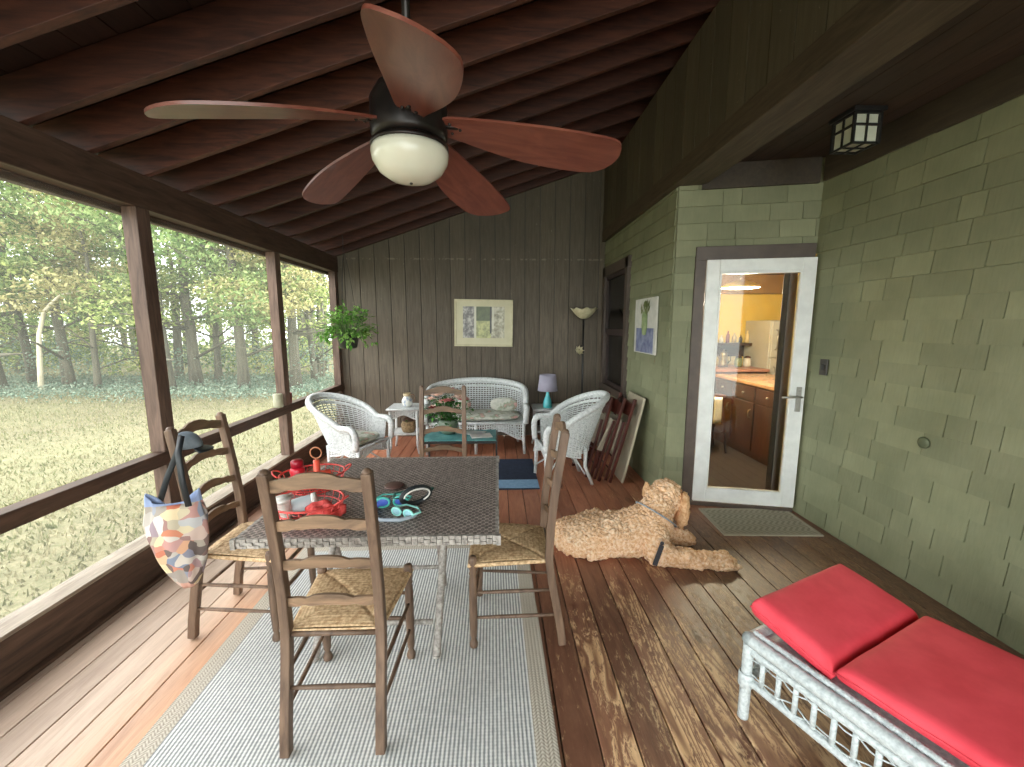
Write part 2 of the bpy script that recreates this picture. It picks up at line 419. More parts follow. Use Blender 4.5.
def vboards(name, o, u, n, L, top, bot=0, w=.2, mt=None, thick=.02):
    # vertical boards with open grooves; top may be a function of u
    b = MB(); o = Vector(o); u = Vector(u); n = Vector(n); rr = random.Random(name)
    Mx = Matrix(((u.x, n.x, 0, o.x), (u.y, n.y, 0, o.y), (0, 0, 1, o.z), (0, 0, 0, 1))); s = 0
    tf = top if callable(top) else (lambda q: top)
    while s < L:
        e = min(s+w, L); b.tint = rr.random(); g = .004; h0, h1 = tf(s), tf(e); t = thick+rr.uniform(-.002, .002)
        vs = [(s+g, 0, bot), (e-g, 0, bot), (e-g, t, bot), (s+g, t, bot), (s+g, 0, h0), (e-g, 0, h1), (e-g, t, h1), (s+g, t, h0)]
        b.add(vs, [(0, 1, 2, 3), (4, 7, 6, 5), (3, 2, 6, 7), (0, 4, 5, 1), (0, 3, 7, 4), (1, 5, 6, 2)], Mx, False)
        s += w
    b.tint = 0
    vs = [(0, -.05, bot), (L, -.05, bot), (L, 0.006, bot), (0, 0.006, bot), (0, -.05, tf(0)), (L, -.05, tf(L)), (L, .006, tf(L)), (0, .006, tf(0))]
    b.mi = 1
    b.add(vs, [(0, 1, 2, 3), (4, 7, 6, 5), (3, 2, 6, 7), (0, 4, 5, 1), (0, 3, 7, 4), (1, 5, 6, 2)], Mx, False)
    return struct(b.build(name, [mt or M['boards'], M['groove']]))
M['groove'] = simple('board_groove', (30, 26, 20), (36, 30, 24))
rz = lambda x: 2.44+SL*(x-XL)
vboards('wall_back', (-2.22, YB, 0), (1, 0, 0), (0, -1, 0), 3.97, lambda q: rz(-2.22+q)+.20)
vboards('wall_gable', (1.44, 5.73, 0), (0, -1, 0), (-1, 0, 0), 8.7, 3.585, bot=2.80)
# header beam under the gable siding
struct(MB().box(1.415, 1.66, -3.0, 5.73, 2.652, 2.80).build('trim_1', M['beam'], bevel=.004))
# low ceiling on the right, with boards
b = MB(); x = 1.66
while x < 2.6:
    b.tint = rnd.random(); b.box(x+.002, min(x+.135, 2.6), -3.0, 3.5, 2.80, 2.82); x += .137
b.tint = 0; b.box(1.60, 2.62, -3.0, 3.55, 2.822, 2.86)
struct(b.build('ceiling_low', M['ceil']))
struct(MB().box(XR-.035, XR-.004, -3.0, 3.21, 2.62, 2.798).build('trim_2', M['trimdark'], bevel=.003))
q0 = J0+JU*.17+JN*.020; q1 = J0+JU*(LJ-.04)+JN*.020
struct(MB().beam(q0+Vector((0, 0, 2.706)), q1+Vector((0, 0, 2.706)), .03, .184).build('trim_3', M['trimdark'], bevel=.003))
# roof: decking and rafters
b = MB(); nb = 26; x0r = -2.45; dx = .163
def roofz(x): return rz(x)+.205
x = x0r
while x < 1.8:
    b.tint = rnd.random(); xe = min(x+dx, 1.8); g = .003
    vs = [(x+g, -3.0, roofz(x)), (xe-g, -3.0, roofz(xe)), (xe-g, YB+.1, roofz(xe)), (x+g, YB+.1, roofz(x))]; vs += [(a, c, d+.025) for a, c, d in vs]
    b.add(vs, [(0, 1, 2, 3), (7, 6, 5, 4), (0, 4, 5, 1), (1, 5, 6, 2), (2, 6, 7, 3), (3, 7, 4, 0)], None, False); x += dx
b.tint = .5; vs = [(x0r, -3.0, roofz(x0r)+.027), (1.8, -3.0, roofz(1.8)+.027), (1.8, YB+.1, roofz(1.8)+.027), (x0r, YB+.1, roofz(x0r)+.027)]; vs += [(a, c, d+.06) for a, c, d in vs]
b.mi = 1; b.add(vs, [(0, 1, 2, 3), (7, 6, 5, 4), (0, 4, 5, 1), (1, 5, 6, 2), (2, 6, 7, 3), (3, 7, 4, 0)], None, False)
struct(b.build('ceiling', [M['roofdeck'], simple('roof_topside', (60, 58, 54), (80, 78, 74), 20)]))
ti = 4
ys = [-2.96, -2.62, -2.27, -1.92, -1.55, -1.2, -.84, -.48, -.12, .24, .60, .96, 1.33, 1.69, 2.052, 2.36, 2.71, 3.02, 3.34, 3.66, 4.05, 4.45, 4.9, 5.3, 5.66]
for y in ys:
    b = MB(); b.tint = rnd.random(); w = .040
    xa, xe = -2.36, 1.75
    za, ze = rz(xa), rz(xe)
    vs = [(xa, y, za), (xe, y, ze), (xe, y+w, ze), (xa, y+w, za), (xa, y, za+.2), (xe, y, ze+.2), (xe, y+w, ze+.2), (xa, y+w, za+.2)]
    b.add(vs, [(0, 1, 2, 3), (4, 7, 6, 5), (0, 4, 5, 1), (1, 5, 6, 2), (2, 6, 7, 3), (3, 7, 4, 0)], None, False)
    struct(b.build('rafter', M['rafter'], bevel=.003)); ti += 1
struct(MB().box(1.76, 1.80, -3.0, YB, 2.87, rz(1.76)+.2).build('wall_attic', M['roofdeck']))
# left screened wall
LW = [-1.87, -.36, 1.15, 2.61, 4.13, 5.60]
struct(MB().box(XL-.10, XL, -3.0, YB, 2.236, 2.437).build('trim_4', M['frame_y'], bevel=.004))
struct(MB().box(XL-.15, XL-.105, -3.0, YB, 2.20, 2.40).build('trim_5', M['frame_y'], bevel=.003))
struct(MB().box(XL-.05, XL, -3.0, YB-.02, 0, .225).build('baseboard_left', M['frame_y'], bevel=.004))
struct(MB().box(XL-.13, XL+.004, -3.0, YB-.02, .226, .246).build('trim_6', M['sill'], bevel=.003))
struct(MB().box(XL-.08, XL, -3.0, YB-.02, .672, .755).build('trim_7', M['frame_y'], bevel=.004))
struct(MB().box(XL+.001, XL+.035, -3.0, YB-.03, 0, .02).build('trim_8', M['frame_y'], bevel=.004))
for y in LW:
    b = MB(); b.tint = rnd.random(); b.box(XL-.085, XL+.002, y, y+.098, .247, .671); b.box(XL-.085, XL+.002, y, y+.098, .756, 2.235)
    struct(b.build('porch_post', M['frame_z'], bevel=.004))
scr = screen_mat()
for i, (a, c) in enumerate(zip([-3.0]+[y+.098 for y in LW], LW)):
    b = MB(); b.add([(XL-.09, a, .247), (XL-.09, c, .247), (XL-.09, c, .671), (XL-.09, a, .671)], [(0, 1, 2, 3)], None, False)
    b.add([(XL-.09, a, .756), (XL-.09, c, .756), (XL-.09, c, 2.235), (XL-.09, a, 2.235)], [(0, 1, 2, 3)], None, False)
    struct(b.build('window_%d' % (i+2), scr))
# ---- sash window in the side wall
W0, W1, WZ0, WZ1 = 4.62, 5.64, .74, 2.20
b = MB(); xx = 1.47
for (ya, yb, za, zb) in ((W0-.02, W0+.08, WZ0-.02, WZ1+.09), (W1-.08, W1+.02, WZ0-.02, WZ1+.09), (W0-.04, W1+.04, WZ1-.02, WZ1+.10), (W0-.04, W1+.04, WZ0-.06, WZ0+.03)):
    b.box(xx-.045, xx+.02, ya, yb, za, zb)
w1 = struct(b.build('window_1', M['casing'], bevel=.003))
b = MB(); yc0, yc1 = W0+.08, W1-.08
for (za, zb, xo) in ((WZ0+.03, 1.47, .02), (1.45, WZ1-.02, .0)):
    x0, x1 = xx-.02+xo, xx+.01+xo
    b.box(x0, x1, yc0, yc0+.05, za, zb); b.box(x0, x1, yc1-.05, yc1, za, zb); b.box(x0, x1, yc0, yc1, za, za+.05); b.box(x0, x1, yc0, yc1, zb-.05, zb)
b.build('window_sash', simple('dark_sash_paint', (52, 40, 36), (60, 46, 42)), w1, bevel=.002)
b = MB(); b.box(xx+.0, xx+.004, yc0+.05, yc1-.05, 1.50, WZ1-.07); b.box(xx+.018, xx+.022, yc0+.05, yc1-.05, WZ0+.08, 1.42)
M['glass'] = glass_mat('window_glass', (200, 210, 205), .06)
b.build('window_pane', M['glass'], w1)
b = MB(); b.box(xx+.13, xx+.14, W0-.1, W1+.1, WZ0-.1, WZ1+.1)  # dark panel behind the panes, closing off the view into the kitchen
b.build('window_backing', simple('dark_window_backing', (58, 62, 62), (84, 80, 76), 3, stretch=(1, 6, .5)), w1)
# ---- entry casing and storm door
MJ = Matrix(((JU.x, JN.x, 0, J0.x), (JU.y, JN.y, 0, J0.y), (0, 0, 1, 0), (0, 0, 0, 1)))
b = MB(); b.box(D0, D0+.085, -.10, .03, 0, 2.10, MJ); b.box(D0, LJ-.02, -.10, .034, 2.065, 2.175, MJ); b.box(LJ-.075, LJ-.018, -.10, .02, 0, 2.065, MJ)
b.box(D0-.0, LJ-.02, -.10, .06, 0.0, .035, MJ)
struct(b.build('trim_9', M['casing'], bevel=.003))
A0 = D0+.082; A1 = LJ-.018; yo = .036
fr = MB()
z0, z1 = .045, 2.065; sw = .095
for (a, c, za, zb) in ((A0, A0+sw, z0, z1), (A1-sw, A1, z0, z1), (A0+sw, A1-sw, z1-.095, z1), (A0+sw, A1-sw, z0, z0+.11)):
    fr.box(a, c, yo, yo+.032, za, zb, MJ)
for (a, c, za, zb) in ((A0+sw, A0+sw+.018, z0+.11, z1-.095), (A1-sw-.018, A1-sw, z0+.11, z1-.095), (A0+sw, A1-sw, z1-.113, z1-.095), (A0+sw, A1-sw, z0+.11, z0+.128)):
    fr.box(a, c, yo-.006, yo+.038, za, zb, MJ)
dr = struct(fr.build('door_1', M['white'], bevel=.004))
MB().box(A0+sw+.01, A1-sw-.01, yo+.012, yo+.017, z0+.12, z1-.105, MJ).build('door_glass', glass_mat('storm_door_glass', (222, 224, 218), .0), dr)
h = MB(); hx = A1-.045; h.box(hx-.018, hx+.018, yo+.032, yo+.044, .86, 1.06, MJ)
h.tube([MJ @ Vector(q) for q in ((hx, yo+.04, .985), (hx, yo+.09, .985), (hx-.03, yo+.097, .987), (hx-.14, yo+.092, .98))], .009, 8)
h.tube([MJ @ Vector(q) for q in ((hx, yo+.04, 1.03), (hx, yo+.055, 1.03))], .008, 8)
h.build('door_handle', M['steel'], dr, bevel=.002)
# inner wooden door standing open inside the kitchen
ind = MB(); MI = MJ @ Matrix.Translation((A1-.10, -.13, 0)) @ Matrix.Rotation(R(29), 4, 'Z'); ind.box(-.045, 0, -.80, 0, .03, 2.05, MI)
for za, zb in ((.2, .95), (1.05, 1.9)): ind.box(-.053, -.045, -.72, -.10, za, zb, MI)
struct(ind.build('door_2', simple('dark_inner_door', (42, 30, 26), (52, 38, 32)), bevel=.004))

# ---- kitchen beyond the door
b = MB(); x = 1.62
while x < 5.6:
    b.tint = rnd.random(); b.box(x, x+.118, 3.40, 6.8, -.03, -.002); x += .12
b.tint = .3; b.box(1.6, 5.6, 3.40, 6.8, -.3, -.031)
struct(b.build('floor_kitchen', wood('kitchen_planks', (38, 32, 29), (58, 50, 45), 'y', rough=.3)))
yel = simple('yellow_wall_paint', (236, 200, 92), (240, 206, 104), 4)
struct(MB().box(1.6, 5.6, 6.75, 6.85, 0, 2.5).build('wall_kitchen_back', yel))
struct(MB().box(1.585, 1.68, 3.62, 6.75, 0, 2.5).build('wall_kitchen_left', yel))
struct(MB().box(5.5, 5.6, 3.4, 6.75, 0, 2.5).build('wall_kitchen_right', simple('tan_wall_paint', (176, 140, 84), (184, 148, 92), 4)))
struct(MB().box(2.60, 5.6, 3.40, 3.50, 0, 2.5).build('wall_kitchen_front', yel))
struct(MB().box(1.585, 5.6, 3.55, 6.85, 2.30, 2.36).build('ceiling_kitchen', simple('brown_kitchen_ceiling', (120, 88, 56), (140, 104, 66), 3)))
struct(MB().box(1.69, 5.49, 6.2, 6.4, 2.02, 2.29).build('trim_10', simple('soffit_wood', (128, 96, 60), (150, 116, 76), 3)))
# ================================================================== KITCHEN THINGS
M['darkcab'] = wood('dark_cabinet_wood', (48, 26, 20), (72, 40, 30), 'z', rough=.35); M['redtop'] = simple('pinkish_counter', (176, 120, 104), (190, 136, 118), 12, rough=.3)
def cabinet(name, x0, x1, y0, y1, h, label, cat, nd, side='y', top=None):
    t = empty(name, ((x0+x1)/2, (y0+y1)/2, 0), label, cat); T = Matrix.Translation(-t.location)
    MB().box(x0, x1, y0, y1, .0, h-.04, T).build('cabinet_body', M['darkcab'], t, bevel=.004)
    MB().box(x0-.02, x1+.02, y0-.02, y1+.02, h-.039, h, T).build('counter_top', top or M['redtop'], t, bevel=.005)
    for i in range(nd):
        if side == 'y':
            w = (x1-x0)/nd; a, c = x0+i*w+.02, x0+(i+1)*w-.02
            d = MB().box(a, c, y0-.018, y0-.001, .08, h-.24, T).build('cabinet_door', M['darkcab'], t, bevel=.004)
            MB().tube([T @ Vector(q) for q in ((c-.05, y0-.019, h-.42), (c-.05, y0-.045, h-.41), (c-.05, y0-.045, h-.33), (c-.05, y0-.019, h-.32))], .005, 6).build('handle', M['steel'], d)
            d = MB().box(a, c, y0-.018, y0-.001, h-.22, h-.06, T).build('drawer', M['darkcab'], t, bevel=.004)
            MB().ball(T @ Vector(((a+c)/2, y0-.03, h-.14)), .014).build('knob', M['steel'], d)
        else:
            w = (y1-y0)/nd; a, c = y0+i*w+.02, y0+(i+1)*w-.02
            d = MB().box(x0-.018, x0-.001, a, c, .08, h-.24, T).build('cabinet_door', M['darkcab'], t, bevel=.004)
            MB().tube([T @ Vector(q) for q in ((x0-.019, a+.05, h-.42), (x0-.045, a+.05, h-.41), (x0-.045, a+.05, h-.33), (x0-.019, a+.05, h-.32))], .005, 6).build('handle', M['steel'], d)
            d = MB().box(x0-.018, x0-.001, a, c, h-.22, h-.06, T).build('drawer', M['darkcab'], t, bevel=.004)
            MB().ball(T @ Vector((x0-.03, (a+c)/2, h-.14)), .014).build('knob', M['steel'], d)
    return t
cabinet('base_cabinet', 2.7, 4.02, 6.0, 6.70, .90, 'dark wood kitchen cabinet run with pink counter under the bottle shelf', 'cabinet', 3)
cabinet('kitchen_island', 2.98, 3.7, 4.15, 5.5, .89, 'dark brown kitchen island seen through the glass door', 'cabinet', 3, 'x', simple('tan_counter', (150, 112, 84), (168, 128, 98), 12, rough=.25))
t = empty('refrigerator', (4.42, 6.38, 0), 'pale grey refrigerator at the end of the kitchen counter', 'refrigerator')
MB().box(-.36, .36, -.30, .33, .02, 1.62).build('refrigerator_body', simple('fridge_grey', (178, 176, 168), (186, 184, 176), 5, rough=.35), t, bevel=.012)
for a, c in ((.06, 1.05), (1.07, 1.6)):
    d = MB().box(-.35, .35, -.34, -.302, a, c).build('refrigerator_door', simple('fridge_door', (184, 182, 174), (192, 190, 182), 5, rough=.35), t, bevel=.01)
    MB().tube([(-.29, -.341, a+.12), (-.29, -.385, a+.14), (-.29, -.385, c-.14), (-.29, -.341, c-.12)], .009, 6).build('handle', M['steel'], d)
sh = empty('wall_shelf', (3.72, 6.62, 1.22), 'dark bracketed shelf of bottles on the yellow kitchen wall', 'shelf')
MB().box(-.50, .46, -.13, .12, 0, .045).build('shelf_board', M['darkcab'], sh, bevel=.003)
MB().box(-.48, .44, .09, .12, -.18, -.002).build('back_rail', M['darkcab'], sh, bevel=.003)
for xx in (-.40, .36):
    MB().prism([(-.1, -.001), (.088, -.001), (.088, -.2)], xx-.015, xx+.015, Matrix(((0, 1, 0, 0), (1, 0, 0, 0), (0, 0, 1, 0), (0, 0, 0, 1)))).build('bracket', M['darkcab'], sh)
bc = [((90, 60, 34), 'brown'), ((206, 200, 180), 'cream'), ((60, 84, 54), 'green'), ((216, 214, 206), 'white'), ((130, 50, 36), 'red'), ((180, 160, 110), 'amber'), ((70, 70, 76), 'grey'), ((222, 200, 150), 'yellow')]
for i, (c, nm) in enumerate(bc):
    h = .12+.07*((i*5) % 3)/2; r = .026+.006*(i % 2)
    q = MB().lathe([(r, 0), (r, h*.6), (r*.85, h*.7), (r*.4, h*.8), (r*.4, h), (0.001, h)], n=12).build('bottle', simple('%s_bottle_glass' % nm, c, c, 5, rough=.2), loc=(3.30+i*.105, 6.60, 1.2655))
    tag(q, '%s bottle on the kitchen shelf, %s from the left' % (nm, ['first', 'second', 'third', 'fourth', 'fifth', 'sixth', 'seventh', 'eighth'][i]), 'bottle', 'bottles on the kitchen shelf')
k = empty('coffee_pot', (3.55, 6.38, .9005), 'tall grey metal coffee pot on the kitchen counter', 'coffee pot')
MB().lathe([(.07, 0), (.065, .05), (.052, .19), (.055, .2), (.03, .24), (.012, .25), (.012, .27), (.001, .275)], n=16).build('pot_body', M['steel'], k)
MB().tube([(.055, 0, .19), (.11, 0, .18), (.115, 0, .1), (.062, 0, .05)], .008, 6).build('handle', M['black'], k)
MB().tube([(-.05, 0, .1), (-.09, 0, .17), (-.1, 0, .19)], [.014, .01, .008], 6).build('spout', M['steel'], k)
for i, (x, c, l) in enumerate(((3.25, (190, 180, 160), 'cream jar on the kitchen counter left of the coffee pot'), (3.78, (120, 130, 96), 'green jar on the kitchen counter right of the coffee pot'), (3.92, (206, 204, 200), 'white jar on the counter beside the refrigerator'))):
    k = empty('kitchen_jar', (x, 6.36, .9005), l, 'jar')
    MB().lathe([(.045, 0), (.055, .03), (.055, .12), (.042, .14)], n=14).build('jar_body', simple('jar_glaze_%d' % i, c, c, rough=.25), k)
    MB().lathe([(.047, .141), (.047, .155), (.02, .17), (.001, .172)], n=14).build('lid', M['darkcab'], k)
bs = MB()
for i in range(13):
    for j in range(4): bs.tint = rnd.random(); bs.box(2.7+i*.1+.001, 2.8+i*.1-.002, 6.742, 6.749, .905+j*.075, .977+j*.075)
struct(bs.build('trim_11', simple('cream_splash_tiles', (206, 190, 146), (216, 200, 160), 20, rough=.25, tintamt=.2)))
k = empty('kitchen_pendant', (2.66, 4.55, 1.95), 'glowing white dome lamp hanging from the kitchen ceiling', 'lamp')
MB().lathe([(.19, 0), (.18, .025), (.13, .055), (.05, .08), (.02, .09)], n=28, cap=False).build('lamp_shade', simple('opal_shade', (240, 236, 224), rough=.4), k, solid=.004)
MB().lathe([(.001, .008), (.09, .008), (.155, .02), (.155, .024), (.001, .024)], n=28).build('diffuser', emit_mat('lamp_glow', (255, 244, 222), 9), k)
MB().tube([(0, 0, .085), (0, 0, .349)], .006, 6).build('cord', M['black'], k)
l = bpy.data.lights.new('kitchen_lamp_light', 'POINT'); l.energy = 120; l.color = (1, .88, .70); l.shadow_soft_size = .12
lo = bpy.data.objects.new('kitchen_lamp_light', l); COL.objects.link(lo); lo.location = (2.66, 4.55, 1.86)
k = empty('bar_stool', (2.63, 4.95, 0), 'dark stool with a pale towel beside the kitchen island', 'stool')
b = MB(); b.lathe([(.001, .66), (.16, .66), (.17, .68), (.16, .70), (.001, .705)], n=20); b.build('seat', M['darkcab'], k)
for sx, sy in ((1, 1), (1, -1), (-1, 1), (-1, -1)): MB().tube([(sx*.09, sy*.09, .659), (sx*.15, sy*.15, 0)], .014, 8).build('leg', M['darkcab'], k)
b = MB(); rr = .125; b.tube([(rr, rr, .25), (-rr, rr, .25), (-rr, -rr, .25), (rr, -rr, .25)], .008, 6, closed=True); b.build('foot_ring', M['darkcab'], k)
q = MB().grid(lambda u, v: Vector((-.05+.12*u, [-.185, -.18, -.1, .0][min(3, int(v*3.99))], 0)) if False else Vector((-.05+.1*u, -.176-.004*math.sin(9*u), .70-.32*v)), 8, 8).build('hanging_towel', simple('pale_towel', (206, 200, 186), (216, 210, 198), 9), loc=(2.63, 4.95, 0), solid=.004)
tag(q, 'pale dish towel hanging over the dark kitchen stool', 'towel')

# ================================================================== OUTSIDE
grass = NT('lawn_grass'); n1 = grass.noise(grass.mapping((1, 1, 1)), .35, 4); n2 = grass.noise(grass.mapping((1, 1, 1)), 5.5, 6, .7); n3 = grass.noise(grass.mapping((1, 1, 1)), 26, 4, .7)
c = grass.ramp(n2, [(.34, (80, 80, 56)), (.5, (106, 100, 76)), (.64, (134, 124, 100))]); c2 = grass.ramp(n3, [(.35, (84, 88, 60)), (.65, (146, 139, 112))])
c = grass.mix(.45, c, c2); c = grass.mix(grass.math('MULTIPLY_ADD', n1, 2.6, -.95, clamp=True), c, grass.mix(.5, c, (128, 132, 92)))
grass.base(c); grass.bump(n3, .8, .03); M['grass'] = grass.set(.9, 0, .1)
b = MB(); b.grid(lambda u, v: Vector((-70+67.6*u, -30+75*v, -.52+.05*noise.noise(Vector((u*20, v*20, 0))))), 60, 60)
struct(b.build('lawn', M['grass']))
def blades(nm, n, area, h, w, mats, seed, kind, lab=None, cat=None):
    r = random.Random(seed); b = MB(); b.smooth = False
    for i in range(n):
        x, y, z = area(r); a = r.uniform(0, 6.28); hh = h*r.uniform(.5, 1.3); ww = w*r.uniform(.6, 1.3); b.tint = r.random(); b.mi = r.randrange(len(mats))
        dx, dy = math.cos(a)*ww, math.sin(a)*ww; tx, ty = r.uniform(-.6, .6)*hh, r.uniform(-.6, .6)*hh
        b.add([(x-dx, y-dy, z), (x+dx, y+dy, z), (x+dx*.3+tx, y+dy*.3+ty, z+hh), (x-dx*.3+tx, y-dy*.3+ty, z+hh)], [(0, 1, 2, 3)])
    o = b.build(nm, mats); tag(o, lab, cat, kind=kind); return o
gm = leaf_mat('grass_blades', (96, 102, 66), (126, 124, 90), (154, 147, 116), .2, 3)
def ga(r):
    y = 1.0+12*r.random()**1.3; x = -2.6-r.random()*13*(.3+.7*(y/13)); return x, y, -.52
blades('grass', 26000, ga, .05, .012, [gm], 4, 'stuff', 'pale dry green lawn grass outside the porch screens', 'grass')
# woodland
M['bark'] = wood('tree_bark', (66, 64, 52), (104, 100, 84), 'z', rough=.9, scale=2)
lf = [leaf_mat('leaves_yellow_green', (104, 124, 66), (146, 160, 92), (194, 198, 138)), leaf_mat('leaves_green', (76, 100, 58), (112, 134, 80), (156, 172, 116)),
      leaf_mat('leaves_rusty', (128, 124, 80), (164, 158, 108), (194, 188, 140))]
def leafcloud(b, r, c, rad, n, size, flat=.5):
    for i in range(n):
        d = Vector((r.gauss(0, 1), r.gauss(0, 1), r.gauss(0, 1))).normalized()*(r.random()**.4); p = Vector(c)+Vector((d.x*rad[0], d.y*rad[1], d.z*rad[2]))
        nrm = Vector((r.gauss(0, 1), r.gauss(0, 1), r.gauss(0, 1)*.7+1.0)).normalized(); a = nrm.orthogonal().normalized(); a.rotate(Matrix.Rotation(r.uniform(0, 6.28), 3, nrm)); q = nrm.cross(a); s = size*r.uniform(.5, 1.3); b.tint = r.random()
        b.add([p-a*s, p+q*s*.5, p+a*s, p-q*s*.5], [(0, 1, 2, 3)])
def tree_meshes(seed, H, tr, lean=0, leafn=2600, low=1.2, fork=False, rad=2.4, lm=0):
    r = random.Random(seed); t = MB(); pts = []; n = 9
    for i in range(n+1):
        k = i/n; pts.append((lean*H*k+r.uniform(-.06, .06)*k*2, r.uniform(-.06, .06)*k*2, H*k))
    t.tube(pts, lambda k: tr*(1.25 if k < .03 else 1-.75*k), 9)
    L = MB(); L.smooth = False; tips = []
    nbr = 15
    for j in range(nbr):
        k = .18+.8*j/nbr; p = Vector(pts[int(k*n)]); a = r.uniform(0, 6.28); ln = rad*(1.15-.7*k)*r.uniform(.7, 1.2)
        e = p+Vector((math.cos(a)*ln, math.sin(a)*ln, ln*r.uniform(.05, .5))); m = (p+e)/2+Vector((0, 0, r.uniform(-.1, .25)))
        t.tube([p, m, e], [tr*.3, tr*.2, tr*.07], 5); tips.append((e, m))
    if fork:
        p = Vector(pts[3]); t.tube([p, p+Vector((-.7, 0, 1.6)), p+Vector((-1.2, .1, H*.6))], [tr*.7, tr*.55, tr*.2], 8)
    for e, m in tips:
        if e.z < low: continue
        leafcloud(L, r, e, (.95, .95, .42), leafn//(nbr*2), .065); leafcloud(L, r, m, (.7, .7, .35), leafn//(nbr*2), .06)
    leafcloud(L, r, pts[-1], (1.2, 1.2, .9), leafn//8, .065)
    return t, L
protos = []
for i, (H, tr, lean, fk, lm) in enumerate(((8.6, .17, .01, False, 0), (9.4, .24, -.02, True, 1), (7.6, .12, .04, False, 0), (8.8, .15, -.03, False, 1), (6.0, .09, .05, False, 2))):
    t, L = tree_meshes(20+i, H, tr, lean, 9500, 2.3, fk, 2.5 if i < 4 else 1.7, lm)
    o = empty('tree', (0, 0, -.55), 'tree', 'tree'); t.build('trunk', M['bark'], o); L.build('foliage', lf[lm], o); protos.append(o)
spots = []
r = random.Random(5)
front = [(16, 338, 1, 13.2), (4, 340, 0, 15.5), (52, 338, 2, 14.6), (86, 338, 3, 13.9), (112, 338, 4, 13.5), (176, 338, 1, 13.0), (168, 338, 3, 16.5), (205, 338, 0, 14.0), (226, 338, 2, 14.8), (250, 338, 3, 13.4), (300, 338, 0, 13.3), (318, 338, 2, 15.0), (286, 338, 4, 12.8)]
words = ['first', 'second', 'third', 'fourth', 'fifth', 'sixth', 'seventh']
kind = ['tall straight tree', 'thick forked tree', 'slender leaning tree', 'tall grey trunked tree', 'small rusty leaved tree']
bays = {0: [], 1: [], 2: []}
for px, _, k, y in front: bays[0 if px < 130 else 1 if px < 265 else 2].append((px, k, y))
used = set(); bn = ['nearest screen bay', 'middle screen bay', 'far screen bay']
for bi, lst in bays.items():
    for j, (px, k, y) in enumerate(sorted(lst)):
        o = protos[k] if k not in used else copy_tree(protos[k]); used.add(k)
        x = (px-497)/415*(y*.99+.3); o.location = (x, y, -.55); o.rotation_euler = (0, 0, r.uniform(0, 6.28) if k != 1 else r.uniform(-.5, .5)); s = r.uniform(.94, 1.1); o.scale = (s, s, s)
        tag(o, '%s beyond the lawn, %s from the left in the %s' % (kind[k], words[j], bn[bi]), 'tree', 'trees at the edge of the lawn')
# deep woodland mass (beyond counting)
b = MB(); b.smooth = False; r = random.Random(9)
for i in range(60):
    y = r.uniform(16, 30); px = r.uniform(-160, 345); x = (px-497)/415*y; h = r.uniform(5, 9)*y/20
    b.mi = 3; b.tint = r.random(); b.tube([(x, y, -.6), (x+r.uniform(-.2, .2), y, h*.5), (x+r.uniform(-.5, .5), y, h)], [.16, .12, .05], 6)
for i in range(470):
    y = r.uniform(15.5, 30); px = r.uniform(-170, 345); x = (px-497)/415*y; b.mi = 0 if r.random() < .5 else 1
    if r.random() < .08: b.mi = 2
    hz = (-.2+r.random()**1.2*8.2)*y/19
    leafcloud(b, r, (x, y, hz), (1.7, 1.2, .55), 190, .095)
o = b.build('forest_foliage', lf+[M['bark']]); tag(o, 'hazy deciduous woodland filling the view behind the lawn', 'woodland', kind='stuff')
ivy = leaf_mat('ivy_leaves', (88, 110, 94), (116, 136, 118), (148, 162, 142), .15, 1.5)
b = MB(); b.smooth = False
for i in range(330):
    y = r.uniform(11.9, 16.5); px = r.uniform(-170, 345); x = (px-497)/415*y; leafcloud(b, r, (x, y, -.42), (1.1, .8, .20), 120, .040)
for i in range(70):
    y = r.uniform(13.5, 17.5); px = r.uniform(-170, 345); x = (px-497)/415*y; leafcloud(b, r, (x, y, .1+r.random()*.8), (.9, .7, .5), 150, .05)
o = b.build('undergrowth', ivy); tag(o, 'blue-green ivy and low brush along the far edge of the lawn', 'undergrowth', kind='stuff')
# pale bent branch of the first bay
br = empty('fallen_tree', (-13.8, 12.9, -.55), 'pale bare sapling arching over at the lawn edge in the nearest screen bay', 'tree')
x0 = -12.9; MB().tube([(0, 0, 0), (.1, 0, 1.0), (.2, 0, 1.8), (.45, 0, 2.5), (.95, 0, 2.95), (1.6, 0, 3.1)], [.07, .065, .055, .05, .04, .02], 7).build('trunk', simple('pale_bark', (196, 186, 160), (214, 204, 180), 8), br)
# ================================================================== RUGS
b = MB(); X0, X1, Y0, Y1 = -.78, .78, -1.14, 1.14; bw = .085
b.smooth = False
for a, c, d, e, tt in ((X0+bw, X1-bw, Y0+bw, Y1-bw, 0), (X0, X0+bw, Y0, Y1, 1), (X1-bw, X1, Y0, Y1, 1), (X0+bw, X1-bw, Y0, Y0+bw, 1), (X0+bw, X1-bw, Y1-bw, Y1, 1)):
    b.tint = tt; b.box(a, c, d, e, 0.0, .008)
o = tag(b.build('area_rug', M['rug']), 'large grey and white striped rug with beige border under the dining table', 'rug'); o.location = (-.565, 1.66, .0005); o.rotation_euler = (0, 0, R(.6))
mm = NT('door_mat_weave'); x, y, z = mm.sep(mm.co.outputs['Object'])
hb = mm.math('MULTIPLY_ADD', mm.math('SINE', mm.math('MULTIPLY', mm.math('ADD', x, mm.math('MULTIPLY', mm.math('PINGPONG', y, .05), 1.0)), 2*math.pi/.045)), .5, .5)
mm.base(mm.mix(mm.tint(), mm.ramp(hb, [(.3, (118, 112, 94)), (.6, (168, 162, 142))]), (176, 168, 148))); mm.bump(hb, .4, .003); M['mat'] = mm.set(.95, 0, .1)
b = MB(); b.box(-.34, .34, -.20, .20, 0, .009); b.tint = 1
